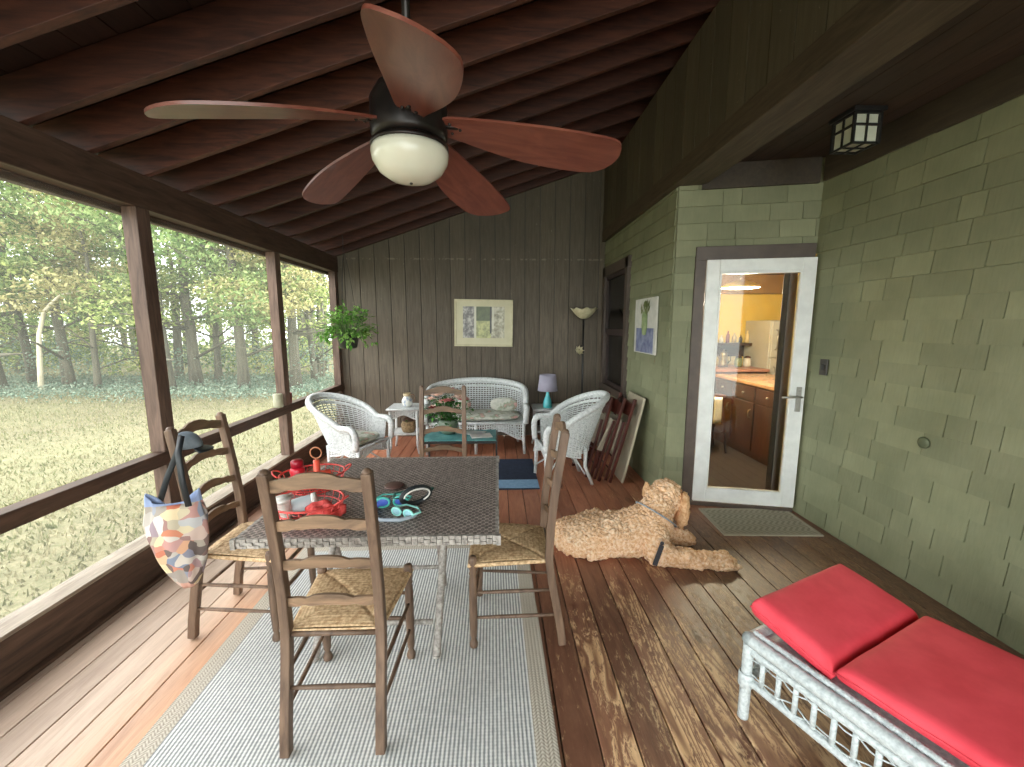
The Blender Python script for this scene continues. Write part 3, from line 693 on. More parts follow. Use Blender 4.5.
for q in ((-.365, -.341, -.225, .225), (.341, .365, -.225, .225), (-.34, .34, -.225, -.201), (-.34, .34, .201, .225)): b.box(*q, 0, .01)
o = tag(b.build('door_mat', M['mat']), 'beige and grey patterned doormat in front of the white storm door', 'doormat'); o.location = (2.055, 3.04, .0005); o.rotation_euler = (0, 0, R(-3))
b = MB(); b.box(-.55, .55, -.20, .45, 0, .008); b.mi = 1; b.box(-.55, .55, -.42, -.201, 0, .008); b.mi = 0; b.box(-.55, .55, -.44, -.421, 0, .008)
o = tag(b.build('navy_mat', [simple('navy_fabric', (34, 44, 66), (44, 56, 80), 30, rough=.9), simple('light_blue_fabric', (132, 172, 208), (150, 188, 220), 30, rough=.9)]), 'navy blue floor mat with a light blue stripe in front of the wicker sofa', 'mat'); o.location = (-.15, 4.20, .0005)

# ================================================================== DINING CHAIRS
M['chairwood'] = wood('weathered_chair_wood', (82, 64, 52), (128, 104, 85), 'z', scale=5, rough=.5); M['slat'] = wood('weathered_slat', (92, 74, 58), (142, 115, 90), 'x', scale=6, rough=.5)
M['rush'] = simple('rush_seat', (176, 140, 100), (228, 200, 158), 70, stretch=(1, 1, 1), rough=.7, bump=.2, tintamt=.25)
def dining_chair(loc, rz, label):
    t = empty('dining_chair', loc, label, 'chair', rz, 'ladder back chairs around the woven table')
    prof = [(-.235, 0), (-.222, .10), (-.200, .22), (-.178, .34), (-.165, .44), (-.170, .60), (-.190, .78), (-.215, .95), (-.232, 1.06)]
    def post_y(z):
        for (y0, z0), (y1, z1) in zip(prof[:-1], prof[1:]):
            if z <= z1: return y0+(y1-y0)*(z-z0)/(z1-z0)
        return prof[-1][0]
    for s in (-1, 1):
        b = MB(); b.tint = rnd.random(); pts = [(s*(.17 if z < .44 else .17-.004*(z-.44)), y, z) for y, z in prof]
        def rr(k): return .0185 if k < .985 else .014
        b.sweep(pts, [(-.017, -.019), (.017, -.019), (.017, .019), (-.017, .019)]); b.ball((pts[-1][0], pts[-1][1], 1.06), .017, .019, .014, 10)
        b.build('leg', M['chairwood'], t, bevel=.004)
    for i, (z, h) in enumerate(((1.015, .040), (.865, .034), (.710, .032), (.560, .030))):
        y0 = post_y(z); n = 26; tp = []; bt = []
        for j in range(n+1):
            u = -1+2*j/n; c = math.cos(u*math.pi/2)
            ogee = .55*c+.45*(0.5+0.5*math.cos(u*math.pi*1.0)); dip = -.007*math.exp(-((abs(u)-.52)/.10)**2)
            tp.append((.156*u, h*.42+h*.85*ogee+dip*(1 if i else .8))); bt.append((.156*u, -h*.62+h*.55*c**2+.006*math.exp(-((abs(u)-.58)/.1)**2)))
        poly = tp+bt[::-1]; b = MB(); b.tint = rnd.random()
        b2 = []
        # bent slat: strips so that it curves back
        for (fa, ft) in ((-.007, .007),):
            vs = []; fs = []
            for j in range(n+1):
                u = -1+2*j/n; bow = -.020*(1-u*u)
                for (zz) in (tp[j][1], bt[j][1]):
                    for yy in (fa, ft): vs.append((tp[j][0], y0+bow+yy, z+zz))
            for j in range(n):
                a = j*4; c = a+4
                fs += [(a, a+1, c+1, c), (a+1, a+3, c+3, c+1), (a+3, a+2, c+2, c+3), (a+2, a, c, c+2)]
            fs += [(0, 2, 3, 1), (n*4, n*4+1, n*4+3, n*4+2)]
            b.add(vs, fs, None, False)
        b.build('ladder_slat', M['slat'], t, bevel=.002)
    for s in (-1, 1):
        b = MB(); b.tint = rnd.random(); x = s*.192
        b.lathe([(.010, 0), (.019, .006), (.021, .02), (.016, .034), (.011, .046), (.016, .062), (.019, .12), (.0195, .30), (.018, .36), (.014, .372), (.019, .384), (.0145, .396), (.019, .41), (.020, .456), (.016, .468), (.001, .471)], (x, .195, 0), 14)
        b.build('leg', M['chairwood'], t)
    # rush seat: four wedges of cord
    zs = .438
    def seat(u, v):
        wb, wf = .163, .205; y = -.158+.37*v; x = (2*u-1)*(wb+(wf-wb)*v)
        cx, cy = 2*u-1, 2*v-1; d = max(abs(cx), abs(cy)); h = math.cos(cx*math.pi/2*.96)**.5*math.cos(cy*math.pi/2*.96)**.5
        cord = abs(math.sin(d*math.pi*13)); seam = min(1, abs(abs(cx)-abs(cy))*9)
        zt = zs+.017*min(1, h*1.5)-.008*(1-d)+.0022*cord-.004*(1-seam)
        # notch around front posts
        return Vector((x, y, zt))
    b = MB(); N = 79; b.grid(seat, N, N)
    def seatb(u, v):
        p = seat(u, v); d = max(abs(2*u-1), abs(2*v-1)); return Vector((p.x, p.y, zs-.020-.012*(1-d)))
    b.grid(seatb, 21, 21)
    for side in range(4):
        for j in range(40):
            pass
    def skirt(k, w):
        # perimeter strip
        q = k*4; e = int(q) % 4; f = q-int(q)
        u, v = ((f, 0), (1, f), (1-f, 1), (0, 1-f))[e]; p = seat(u, v); r = .010*math.sin(w*math.pi)
        c = Vector((0, .03, 0)); d = (Vector((p.x, p.y, 0))-c).normalized()*r
        return Vector((p.x+d.x, p.y+d.y, zs+.0-.020*w+.001*abs(math.sin(f*60))))
    b.grid(skirt, 160, 5, cu=True)
    b.build('seat', M['rush'], t)
    b = MB(); b.tint = .3
    for a, c in (((-.17, -.165, .425), (.17, -.165, .425)),): b.tube([a, c], .010, 8)
    b.build('seat_rail', M['chairwood'], t)
    def stretch(a, c, r=.0085):
        b = MB(); b.tint = rnd.random(); a = Vector(a); c = Vector(c); b.tube([a+(c-a)*k/6 for k in range(7)], lambda k: r*(.75+.35*math.sin(math.pi*k)), 8); b.build('stretcher', M['chairwood'], t)
    for s in (-1, 1):
        for z in (.155, .285): stretch((s*.17, post_y(z)+.012, z), (s*.192, .185, z))
    for z in (.205, .33): stretch((-.185, .195, z), (.185, .195, z), .0095)
    stretch((-.155, post_y(.235)+.0, .235), (.155, post_y(.235), .235))
    return t
zr = .009
chA = dining_chair((-.60, 1.565, zr), 0, 'ladder back chair with its back to the viewer, nearest the viewer')
dining_chair((.082, 2.0, zr), R(88), 'ladder back chair at the right end of the table, beside the dog')
dining_chair((-1.28, 2.09, zr), R(-92), 'ladder back chair by the screens with the tote bag hung on it')
dining_chair((-.435, 3.06, 0.0), R(180), 'ladder back chair on the far side of the table, facing the viewer')

# ================================================================== WOVEN TABLE
M['resin'] = simple('dark_woven_resin', (112, 102, 96), (164, 152, 144), 50, rough=.38, tintamt=.9, lo=.3, hi=.6, spec=.6); M['resinlight'] = simple('grey_woven_resin', (124, 118, 112), (176, 170, 162), 60, rough=.5, tintamt=.3)
tb = empty('dining_table', (-.51, 2.035, 0), 'square folding table with dark woven resin top and grey wrapped legs', 'table')
b = MB(); hx, hy = .512, .497; nx, ny = 66, 64
def wv(i, j):
    # over-under: alternate strands
    return .0032 if (i+j) % 2 else -.0004
sub = 2; vs = []; fs = []
NX = nx*sub*1; NY = ny*sub
for i in range(NX+1):
    for j in range(NY+1):
        u = i/sub; v = j/sub; z = .0030*(math.sin(math.pi*u)**2)**.5*(1 if (int(v) % 2) else 0.0)
        s = math.sin(math.pi*(u+.0))*math.sin(math.pi*(v)); par = 1 if (int(min(u, nx-.01))+int(min(v, ny-.01))) % 2 else -1
        z = .0028*par*abs(math.sin(math.pi*(u % 1)))*1.0
        vs.append((-hx+.011+(2*hx-.022)*i/NX, -hy+.011+(2*hy-.022)*j/NY, .729+z))
b.smooth = True
base = 0
b.v += [Vector(v) for v in vs]
for i in range(NX):
    for j in range(NY):
        a = i*(NY+1)+j; b.f.append([a, a+NY+1, a+NY+2, a+1]); b.m.append(0); b.sm.append(True); b.t.append(1.0 if ((i//sub)+(j//sub)) % 2 else .0)
b.box(-hx+.011, hx-.011, -hy+.011, hy-.011, .70, .724)
b.build('table_top', M['resin'], tb)
b = MB(); b.smooth = False
for (x0, y0, x1, y1) in ((-hx, -hy, hx, -hy), (hx, -hy, hx, hy), (hx, hy, -hx, hy), (-hx, hy, -hx, -hy)):
    n = 42; a = Vector((x0, y0, 0)); d = Vector((x1-x0, y1-y0, 0)); nn = Vector((d.y, -d.x, 0)).normalized()
    for k in range(n):
        p0 = a+d*k/n; p1 = a+d*(k+1)/n
        for r_, (za, zb) in enumerate(((.692, .704), (.704, .717), (.717, .731))):
            b.tint = rnd.random(); off = .003 if (k+r_) % 2 else 0; q0, q1 = p0+nn*off, p1+nn*off; i0, i1 = p0-nn*.013, p1-nn*.013
            g = d.normalized()*.0012; q0 = q0+g; q1 = q1-g
            b.add([(q0.x, q0.y, za), (q1.x, q1.y, za), (i1.x, i1.y, za), (i0.x, i0.y, za), (q0.x, q0.y, zb-.001), (q1.x, q1.y, zb-.001), (i1.x, i1.y, zb-.001), (i0.x, i0.y, zb-.001)], [(0, 3, 2, 1), (4, 5, 6, 7), (0, 1, 5, 4), (1, 2, 6, 5), (2, 3, 7, 6), (3, 0, 4, 7)])
[b.box(sx*hx-.009, sx*hx+.009, sy*hy-.009, sy*hy+.009, .691, .7315) for sx in (-1, 1) for sy in (-1, 1)]
b.build('woven_edge', M['resinlight'], tb)
def wrapped(b, a, c, r, ring=.012):
    a = Vector(a); c = Vector(c); n = max(4, int((c-a).length/ring)*2); b.tube([a+(c-a)*k/n for k in range(n+1)], [r+(.0018 if k % 2 else 0) for k in range(n+1)], 8)
for s in (-1, 1):
    # a pair of crossed legs under each half
    for (y0, y1) in ((-.28, .34), (.26, -.27)):
        x = .30*s+(.0 if y0 < 0 else -.035*s); x = .22 if (s > 0) else -.34
        if y0 < 0: xx = x
        else: xx = x-.035
        b = MB(); wrapped(b, (xx+.02, y1*.35 if y0 < 0 else y1*.3, .70), (xx, y0, .022), .018); b.ball((xx, y0, .019), .018, .018, .0095); b.build('leg', M['resinlight'] if y0 < 0 else M['resin'], tb)
for y, z in ((-.235, .16), (.215, .16)):
    b = MB(); wrapped(b, (-.34, y, z), (.20, y, z), .011); b.build('stretcher', M['resinlight'], tb)
b = MB(); wrapped(b, (-.36, 0.0, .685), (.24, 0.0, .685), .012); b.build('cross_bar', M['resin'], tb)

# ================================================================== CEILING FAN
FC = (-.278, 1.447)
fan = empty('ceiling_fan', (FC[0], FC[1], 2.18), 'five blade ceiling fan with reddish wooden blades and a glass globe', 'ceiling fan')
M['bronze'] = simple('dark_bronze', (30, 26, 24), (44, 38, 34), 12, rough=.35, metal=.5); M['blade'] = wood('fan_blade_wood', (92, 46, 36), (124, 74, 58), 'x', scale=5, rough=.32, tintamt=.1, bump=.08, spec=.5)
b = MB(); b.lathe([(.001, .125), (.055, .12), (.10, .105), (.120, .07), (.122, .0), (.120, -.03), (.112, -.05), (.001, -.05)], n=40); b.build('motor_housing', M['bronze'], fan)
b = MB(); b.tube([(0, 0, .12), (0, 0, .80)], .013, 12); b.build('downrod', M['bronze'], fan)
b = MB(); b.lathe([(.07, .86), (.068, .81), (.045, .77), (.015, .755)], n=28); b.build('mount_cover', M['bronze'], fan)
b = MB(); b.lathe([(.112, -.051), (.122, -.056), (.124, -.062), (.124, -.068), (.112, -.074)], n=40); b.build('globe_ring', M['bronze'], fan)
b = MB(); b.lathe([(.120, -.069), (.124, -.082), (.119, -.108), (.100, -.138), (.070, -.158), (.033, -.168), (.001, -.170)], n=40); b.build('glass_globe', simple('milk_glass', (206, 206, 186), (216, 216, 198), 4, rough=.18), fan)
out = [(.095, -.036), (.20, -.048), (.34, -.062), (.48, -.076), (.60, -.080), (.635, -.079), (.660, -.070), (.666, -.045), (.664, .00), (.645, .045), (.615, .085), (.57, .112), (.45, .122), (.34, .115), (.22, .082), (.14, .052), (.095, .040)]
def smoothpoly(P, it=2):
    for _ in range(it):
        Q = []
        for i in range(len(P)):
            a, c = P[i], P[(i+1) % len(P)]; Q += [(a[0]*.75+c[0]*.25, a[1]*.75+c[1]*.25), (a[0]*.25+c[0]*.75, a[1]*.25+c[1]*.75)]
        P = Q
    return P
sp = smoothpoly(out, 2)
for i in range(5):
    az = -1.38+i*2*math.pi/5; b = MB(); n = len(sp); vs = []
    tl = R(-15.5)
    for zz in (-.004, .004):
        for (x, y) in sp: vs.append((x, y, zz))
    # interior strip rows for bending droop and twist
    def bend(p):
        x, y, z = p; dz = -.112*((x-.095)/.565)**1.15 if x > .095 else 0; tw = tl*(1.0-.25*(x/.66)); yy = y*math.cos(tw)-z*math.sin(tw); z2 = y*math.sin(tw)+z*math.cos(tw)
        return Vector((x, yy, z2+dz+.0))
    ra = sorted(sp, key=lambda q: q[0])
    # build as grid between lower and upper edge
    NXb = 26
    def edge(x, up):
        best = None
        for k in range(n):
            a, c = sp[k], sp[(k+1) % n]
            if (a[0]-x)*(c[0]-x) <= 0 and abs(a[0]-c[0]) > 1e-9:
                y = a[1]+(c[1]-a[1])*(x-a[0])/(c[0]-a[0])
                if best is None or (y > best if up else y < best): best = y
        return best if best is not None else 0
    xa, xb = min(q[0] for q in sp)+.0005, max(q[0] for q in sp)-.0005
    def fn(zz):
        def g(u, v):
            s = (1-math.cos(u*math.pi))/2; x = xa+(xb-xa)*s; y0, y1 = edge(x, False), edge(x, True); return bend((x, y0+(y1-y0)*v, zz))
        return g
    g0, g1 = fn(-.004), fn(.004)
    b.grid(g0, NXb, 7); b.grid(g1, NXb, 7)
    rim = []
    for k in range(NXb): rim.append((k/(NXb-1), 0))
    for k in range(1, 7): rim.append((1, k/6))
    for k in range(NXb-2, -1, -1): rim.append((k/(NXb-1), 1))
    for k in range(5, 0, -1): rim.append((0, k/6))
    b.grid(lambda u, v: (g0 if v < .5 else g1)(*rim[int(round(u*len(rim))) % len(rim)]), len(rim), 2, cu=True)
    bl = b.build('fan_blade', M['blade'], fan); bl.rotation_euler = (0, 0, az)
    b = MB(); b.tube([(.10, 0, .0), (.13, 0, -.006), (.16, .004, -.008)], .012, 8, rr=.5)
    for q in ((.135, -.018), (.135, .022), (.165, .002)): 
        pz = bend((q[0], q[1], -.005)); b.ball(pz, .0055, n=8)
    b.build('blade_bracket', M['bronze'], bl)
b = MB()
b.ball((0, 0, -.171), .006, .006, .005, 8); b.build('globe_finial', M['bronze'], fan)
# ================================================================== WICKER
M['floral'] = NT('floral_cushion'); q = M['floral']; n1 = q.noise(q.mapping((1, 1, 1)), 9, 3); n2 = q.noise(q.mapping((1, 1, 1)), 16, 3, .6)
c = q.ramp(n1, [(.35, (176, 178, 166)), (.5, (206, 206, 194)), (.60, (124, 142, 112)), (.68, (204, 150, 142))]); q.base(q.mix(q.math('MULTIPLY', n2, .4), c, (206, 204, 196))); M['floral'] = q.set(.85, 0, .2)
def superpillow(b, c, sx, sy, sz, e=.45, n=28, Mx=None):
    def cs(a, p): v = math.cos(a); return math.copysign(abs(v)**p, v)
    def sn(a, p): v = math.sin(a); return math.copysign(abs(v)**p, v)
    c = Vector(c)
    def fn(u, v):
        a = u*2*math.pi; t = (v-.5)*math.pi
        return c+Vector((sx*cs(t, .8)*cs(a, e), sy*cs(t, .8)*sn(a, e), sz*sn(t, .8)))
    b.grid(fn, n, 13, Mx, cu=True)
def strands(b, fn, nu, nv, r, n=40, m=14, ur=(0, 1), vr=(0, 1), rv=None, zig=.004):
    # horizontal strands nv, vertical stakes nu on surface fn
    for j in range(nv):
        v = vr[0]+(vr[1]-vr[0])*(j+.5)/nv; pts = []
        for i in range(n+1):
            u = ur[0]+(ur[1]-ur[0])*i/n; p = fn(u, v); q2 = fn(min(1, u+.01), v)-fn(max(0, u-.01), v); w = fn(u, min(1, v+.02))-fn(u, max(0, v-.02)); nn = q2.cross(w)
            if nn.length > 1e-9: nn.normalize()
            pts.append(p+nn*zig*math.sin(math.pi*(i+j)*1.0+.5))
        b.tube(pts, r, 4, cap=False)
    for i in range(nu):
        u = ur[0]+(ur[1]-ur[0])*(i+.5)/nu; b.tube([fn(u, vr[0]+(vr[1]-vr[0])*k/m) for k in range(m+1)], rv or r, 4, cap=False)
def wicker_seat(t, a, bdep, yf, arm, backh, seat, pw=1.1, sq=1.0, legs=((1, 1), (-1, 1), (1, -1), (-1, -1)), arches=1, lean=.12, flare=.05, cushion='floral', span=.80, mid=False, rimr=.030, side=.07):
    # plan curve, front is +y
    raw = []
    nst = 8
    for k in range(nst): raw.append(Vector((-a, yf-(yf)*k/nst, 0)))
    for k in range(33):
        ph = -math.pi/2+math.pi*k/32; s_, c_ = math.sin(ph), math.cos(ph)
        raw.append(Vector((a*math.copysign(abs(s_)**sq, s_), -bdep*abs(c_)**sq, 0)))
    for k in range(1, nst+1): raw.append(Vector((a, yf*k/nst, 0)))
    cum = [0]
    for i in range(1, len(raw)): cum.append(cum[-1]+(raw[i]-raw[i-1]).length)
    T = cum[-1]
    def plan(t_):
        d = t_*T
        for i in range(1, len(cum)):
            if d <= cum[i]+1e-9:
                f_ = (d-cum[i-1])/max(1e-9, cum[i]-cum[i-1]); return raw[i-1].lerp(raw[i], f_)
        return raw[-1].copy()
    def top(t_):
        s = abs(2*t_-1); return arm+(backh-arm)*max(0, math.cos(min(1, s/span)*math.pi/2))**pw
    def surf(u, v):
        p = plan(u); h = top(u); z = seat-.05+(h-seat+.05)*v; k = max(0, (z-seat)/(backh-seat)); bk = max(0, math.cos(min(1, abs(2*u-1)/.8)*math.pi/2))
        d = Vector((p.x/a, p.y/bdep if p.y < 0 else 0, 0)); d = d.normalized() if d.length > 0 else d
        return Vector((p.x+d.x*flare*k, p.y+d.y*flare*k-lean*bk*k, z))
    b = MB(); L = T
    rows = max(10, int((backh-seat)/.022)); stakes = int(L/.035)
    strands(b, surf, stakes, rows, .0075, n=int(L/.022), m=10, rv=.006)
    # solid rolled band a little below the rim
    b.tube([surf(k/60, .86) for k in range(61)], .014, 6)
    b.build('woven_back', M['wicker'], t)
    b = MB(); N = 72; pts = [surf(k/N, 1.0) for k in range(N+1)]
    p0 = pts[0]; p1 = pts[-1]
    def down(p):
        return [p+Vector((0, .035, -.012)), p+Vector((-.004*(1 if p.x > 0 else -1), .062, -.05)), p+Vector((-.01*(1 if p.x > 0 else -1), .066, -.12)), Vector((p.x*.98, p.y+.055, seat))]
    pts = down(p0)[::-1]+pts+down(p1)
    # braided rim: wavy radius
    dens = []
    for i in range(len(pts)-1):
        for k in range(3): dens.append(pts[i].lerp(pts[i+1], k/3))
    dens.append(pts[-1])
    b.tube(dens, [rimr*(1+.07*(i % 2)) for i in range(len(dens))], 10); b.build('rolled_rim', M['wicker'], t)
    # seat deck and apron
    def outline(t_, z, k=1.0):
        p = plan(t_); return Vector((p.x*k, p.y*k, z))
    b = MB(); per = [plan(k/40) for k in range(41)]; poly = [(p.x*.97, p.y*.97) for p in per]
    b.add([(x, y, seat-.02) for x, y in poly]+[(x, y, seat) for x, y in poly], [tuple(range(41)), tuple(range(81, 40, -1))]+[(i, (i+1) % 41, (i+1) % 41+41, i+41) for i in range(41)], None, False)
    b.build('seat_deck', M['wicker'], t)
    b = MB(); fy = yf+.05
    def apr(u, v):
        x = -a*.97+2*a*.97*u; dpt = side+(.11 if mid else .05)*abs(math.cos(math.pi*u*arches))**1.6; return Vector((x, fy-.005, seat-.005-dpt*v))
    strands(b, apr, int(2*a/.03), 6, .007, n=int(2*a/.02), m=4); b.tube([apr(k/48, 1) for k in range(49)], .011, 6); b.tube([(-a*.97, fy, seat), (a*.97, fy, seat)], .016, 8)
    for s in (-1, 1):
        def aps(u, v): return Vector((s*a*.985, fy-(fy+bdep*.35)*u, seat-.005-(side+.7*side*abs(math.cos(math.pi*u)))*v))
        strands(b, aps, 12, 5, .007, n=24, m=4); b.tube([aps(k/24, 1) for k in range(25)], .010, 6)
    b.build('woven_apron', M['wicker'], t)
    lp = []
    for sx, sy in legs:
        x = sx*a*.96; y = fy if sy > 0 else -bdep*.62; xx = x if sy > 0 else sx*a*.80
        e = Vector((x*1.02 if sy > 0 else xx*1.12, y+(.01 if sy > 0 else -.07), 0)); b = MB(); b.tube([(xx, y, seat), (xx, y, seat*.5), e], [.022, .019, .017], 8); b.build('leg', M['wicker'], t); lp.append((Vector((xx, y, seat*.45)), e))
    if mid:
        b = MB(); b.tube([(0, fy, seat-.01), (0, fy, 0)], .02, 8); b.build('leg', M['wicker'], t)
    b = MB(); zc = seat*.62
    for (p, e) in lp:
        b.tube([Vector((p.x, p.y, seat*.28)), Vector((p.x*.5, p.y*.5, seat*.62)), Vector((0, 0, seat-.03))] if not mid else [Vector((p.x, p.y, seat*.35)), Vector((p.x*.8, p.y*.8, seat-.03))], .009, 6)
    b.build('brace', M['wicker'], t)
    b = MB(); superpillow(b, (0, (yf-bdep)*.5+.03, seat+.045), a*.90, (yf+bdep)*.46, .045); b.build('cushion', M['floral'], t)
    return t
sofa = empty('wicker_sofa', (-.26, 5.13, 0), 'white wicker loveseat with floral seat cushion against the dark wall', 'sofa', R(180), None)
wicker_seat(sofa, .60, .33, .20, .56, .815, .38, pw=.42, sq=.55, arches=2, lean=.10, flare=.03, span=.86, mid=True, rimr=.036, side=.09)
# two leaning scatter cushions belong to it loosely: separate things
for i, (x, l) in enumerate(((-.50, 'pale floral throw cushion at the left end of the wicker sofa'), (.08, 'pale floral throw cushion leaning at the right end of the wicker sofa'))):
    b = MB(); superpillow(b, (0, 0, 0), .17, .055, .09, .6)
    o = b.build('throw_cushion', M['floral'], loc=(x, 5.12, .565)); o.rotation_euler = (R(18), 0, 0); tag(o, l, 'cushion')
cr = empty('wicker_armchair', (.70, 4.02, 0), 'white wicker armchair on the right, beside the lamp table, facing left', 'armchair', R(98))
wicker_seat(cr, .215, .21, .22, .61, .865, .37, pw=1.0, lean=.09, flare=.085, side=.045)
cl = empty('wicker_armchair', (-1.47, 4.17, 0), 'white wicker armchair on the left below the hanging plant, facing right', 'armchair', R(-112))
wicker_seat(cl, .235, .23, .20, .58, .82, .37, pw=1.0, lean=.12, flare=.10, side=.05)

def wicker_table(loc, w, d, h, label, shelf=.24, rz=0):
    t = empty('side_table', loc, label, 'side table', rz)
    b = MB(); b.box(-w/2, w/2, -d/2, d/2, h-.022, h); b.tube([(-w/2, -d/2, h-.012), (w/2, -d/2, h-.012), (w/2, d/2, h-.012), (-w/2, d/2, h-.012)], .014, 6, closed=True); b.build('table_top', M['wicker'], t)
    for sx in (-1, 1):
        for sy in (-1, 1):
            b = MB(); b.tube([(sx*(w/2-.03), sy*(d/2-.03), h-.022), (sx*(w/2-.03), sy*(d/2-.03), .1), (sx*(w/2-.01), sy*(d/2-.01), 0)], .015, 8); b.build('leg', M['wicker'], t)
    b = MB(); ww, dd = w/2-.03, d/2-.03
    for (p, q2) in (((-ww, -dd), (ww, -dd)), ((ww, -dd), (ww, dd)), ((ww, dd), (-ww, dd)), ((-ww, dd), (-ww, -dd))):
        def ap(u, v): return Vector((p[0]+(q2[0]-p[0])*u, p[1]+(q2[1]-p[1])*u, h-.03-(.05+.055*abs(math.cos(math.pi*u))**2)*v))
        strands(b, ap, 12, 5, .006, n=16, m=3); b.tube([ap(k/16, 1) for k in range(17)], .008, 6)
    b.build('woven_apron', M['wicker'], t)
    b = MB(); b.box(-ww, ww, -dd, dd, shelf-.012, shelf); b.tube([(-ww, -dd, shelf), (ww, -dd, shelf), (ww, dd, shelf), (-ww, dd, shelf)], .010, 6, closed=True); b.build('lower_shelf', M['wicker'], t)
    return t
wicker_table((-1.13, 5.08, 0), .38, .36, .56, 'small white wicker table with a jug, left of the sofa')
wicker_table((.655, 5.14, 0), .42, .36, .53, 'small white wicker table carrying the teal lamp, right of the sofa')
# jug with handle
j = empty('ceramic_jug', (-1.105, 5.05, .5615), 'white and blue ceramic jug with tan rim on the left wicker table', 'jug')
b = MB(); b.lathe([(.045, 0), (.062, .012), (.078, .05), (.080, .085), (.066, .12), (.050, .145), (.049, .16), (.043, .16), (.042, .14)], n=24); b.build('jug_body', simple('painted_ceramic', (150, 164, 186), (226, 226, 218), 14, rough=.25, lo=.40, hi=.5), j)
b = MB(); b.lathe([(.051, .160), (.056, .172), (.056, .20), (.047, .20), (.047, .162)], n=24); b.build('rim', simple('tan_glaze', (190, 168, 130), (204, 184, 148), 10, rough=.3), j)
b = MB(); b.tube([(.052, 0, .18), (.10, 0, .175), (.118, 0, .13), (.10, 0, .08), (.078, 0, .07)], .008, 8); b.build('handle', simple('brown_glaze', (112, 84, 60), rough=.3), j)
j = empty('lantern_jar', (-1.10, 5.06, .2415), 'brown and tan lidded basket on the shelf of the left wicker table', 'basket')
b = MB(); b.lathe([(.07, 0), (.088, .04), (.09, .10), (.07, .14), (.001, .14)], n=20); b.build('basket_body', simple('tan_basket', (126, 104, 74), (176, 150, 112), 40, rough=.7, bump=.3), j)
b = MB(); b.lathe([(.075, .141), (.07, .165), (.03, .185), (.012, .20), (.001, .205)], n=20); b.build('lid', simple('brown_lid', (70, 50, 38), (90, 66, 50), 20), j)
b = MB(); b.tube([(-.09, 0, .09), (-.10, 0, .17), (-.05, 0, .225), (.05, 0, .225), (.10, 0, .17), (.09, 0, .09)], .006, 6); b.build('handle', simple('brown_handle', (60, 44, 34)), j)
j0 = bpy.data.objects['ceramic_jug']; j0.scale = (.82, .82, .82)
# table lamp
j = empty('table_lamp', (.625, 5.08, .5315), 'teal bottle-shaped lamp with grey shade on the right wicker table', 'lamp')
b = MB(); b.lathe([(.055, 0), (.058, .01), (.056, .05), (.042, .10), (.024, .15), (.018, .20), (.018, .225), (.001, .225)], n=24); b.build('lamp_base', simple('teal_glass', (70, 182, 190), (88, 198, 204), 5, rough=.2), j)
b = MB(); b.tube([(0, 0, .225), (0, 0, .30)], .005, 8); b.build('lamp_stem', M['steel'], j)
b = MB(); b.lathe([(.122, .215), (.100, .41)], n=32, cap=False); b.tube([(.122*math.cos(k*math.pi/12), .122*math.sin(k*math.pi/12), .215) for k in range(24)], .003, 6, closed=True); b.build('lamp_shade', simple('lilac_grey_shade', (156, 152, 168), (166, 162, 178), 8, rough=.8), j, solid=.002)
# coffee table
ct = empty('coffee_table', (-.36, 3.99, .0088), 'low black metal coffee table with teal glass top behind the dining chair', 'coffee table')
b = MB(); b.box(-.345, .345, -.20, .20, .462, .472); b.build('glass_top', simple('teal_glass_top', (70, 132, 136), (100, 160, 160), 9, rough=.15), ct, bevel=.003)
b = MB()
for q2 in ((-.36, .36, -.215, -.195), (-.36, .36, .195, .215), (-.36, -.34, -.195, .195), (.34, .36, -.195, .195)): b.box(*q2, .44, .461)
b.build('table_frame', M['black'], ct, bevel=.002)
for sx in (-1, 1):
    for sy in (-1, 1): MB().box(sx*.35-.009, sx*.35+.009, sy*.205-.009, sy*.205+.009, 0, .439).build('leg', M['black'], ct, bevel=.002)
b = MB(); b.tube([(-.34, 0, .12), (.34, 0, .12)], .006, 6); 
for sx in (-1, 1): b.tube([(sx*.35, -.2, .12), (sx*.35, .2, .12)], .006, 6)
b.build('stretcher', M['black'], ct)
for i, (x, y, c, rzz, l) in enumerate(((-.16, 3.93, (214, 212, 206), .2, 'white magazine lying on the teal coffee table'), (-.23, 4.04, (196, 204, 204), -.3, 'pale folded paper beside the flowers on the coffee table'))):
    b = MB(); b.box(-.10, .10, -.07, .07, 0, .008); o = b.build('magazine', simple('paper_%d' % i, c, tuple(int(v*.9) for v in c), 12, rough=.4), loc=(x, y, .4823), bevel=.001); o.rotation_euler = (0, 0, rzz); tag(o, l, 'magazine')
# flower arrangement
fl = empty('flower_arrangement', (-.49, 4.06, .4823), 'pink, red and cream flower arrangement with green leaves on the coffee table', 'flowers')
b = MB(); b.lathe([(.06, 0), (.09, .03), (.10, .10), (.085, .14), (.075, .14), (.085, .1), (.001, .03)], n=20); b.build('vase', simple('grey_green_vase', (96, 112, 96), (120, 134, 116), 8, rough=.4), fl)
r = random.Random(3); b = MB(); st = []
for i in range(46):
    a = r.uniform(0, 6.28); e = r.uniform(.05, 1); p = Vector((math.cos(a)*.21*e, math.sin(a)*.12*e, .38-.20*e*e+r.uniform(-.03, .03))); st.append(p)
    b.tube([(p.x*.15, p.y*.15, .12), (p.x*.6, p.y*.6, p.z*.7), tuple(p)], .003, 4, cap=False)
lm = leaf_mat('bouquet_leaves', (40, 84, 40), (58, 112, 50), (92, 142, 70), .2, 6)
b.build('stems', simple('stem_green', (60, 92, 48)), fl)
b = MB(); b.smooth = False
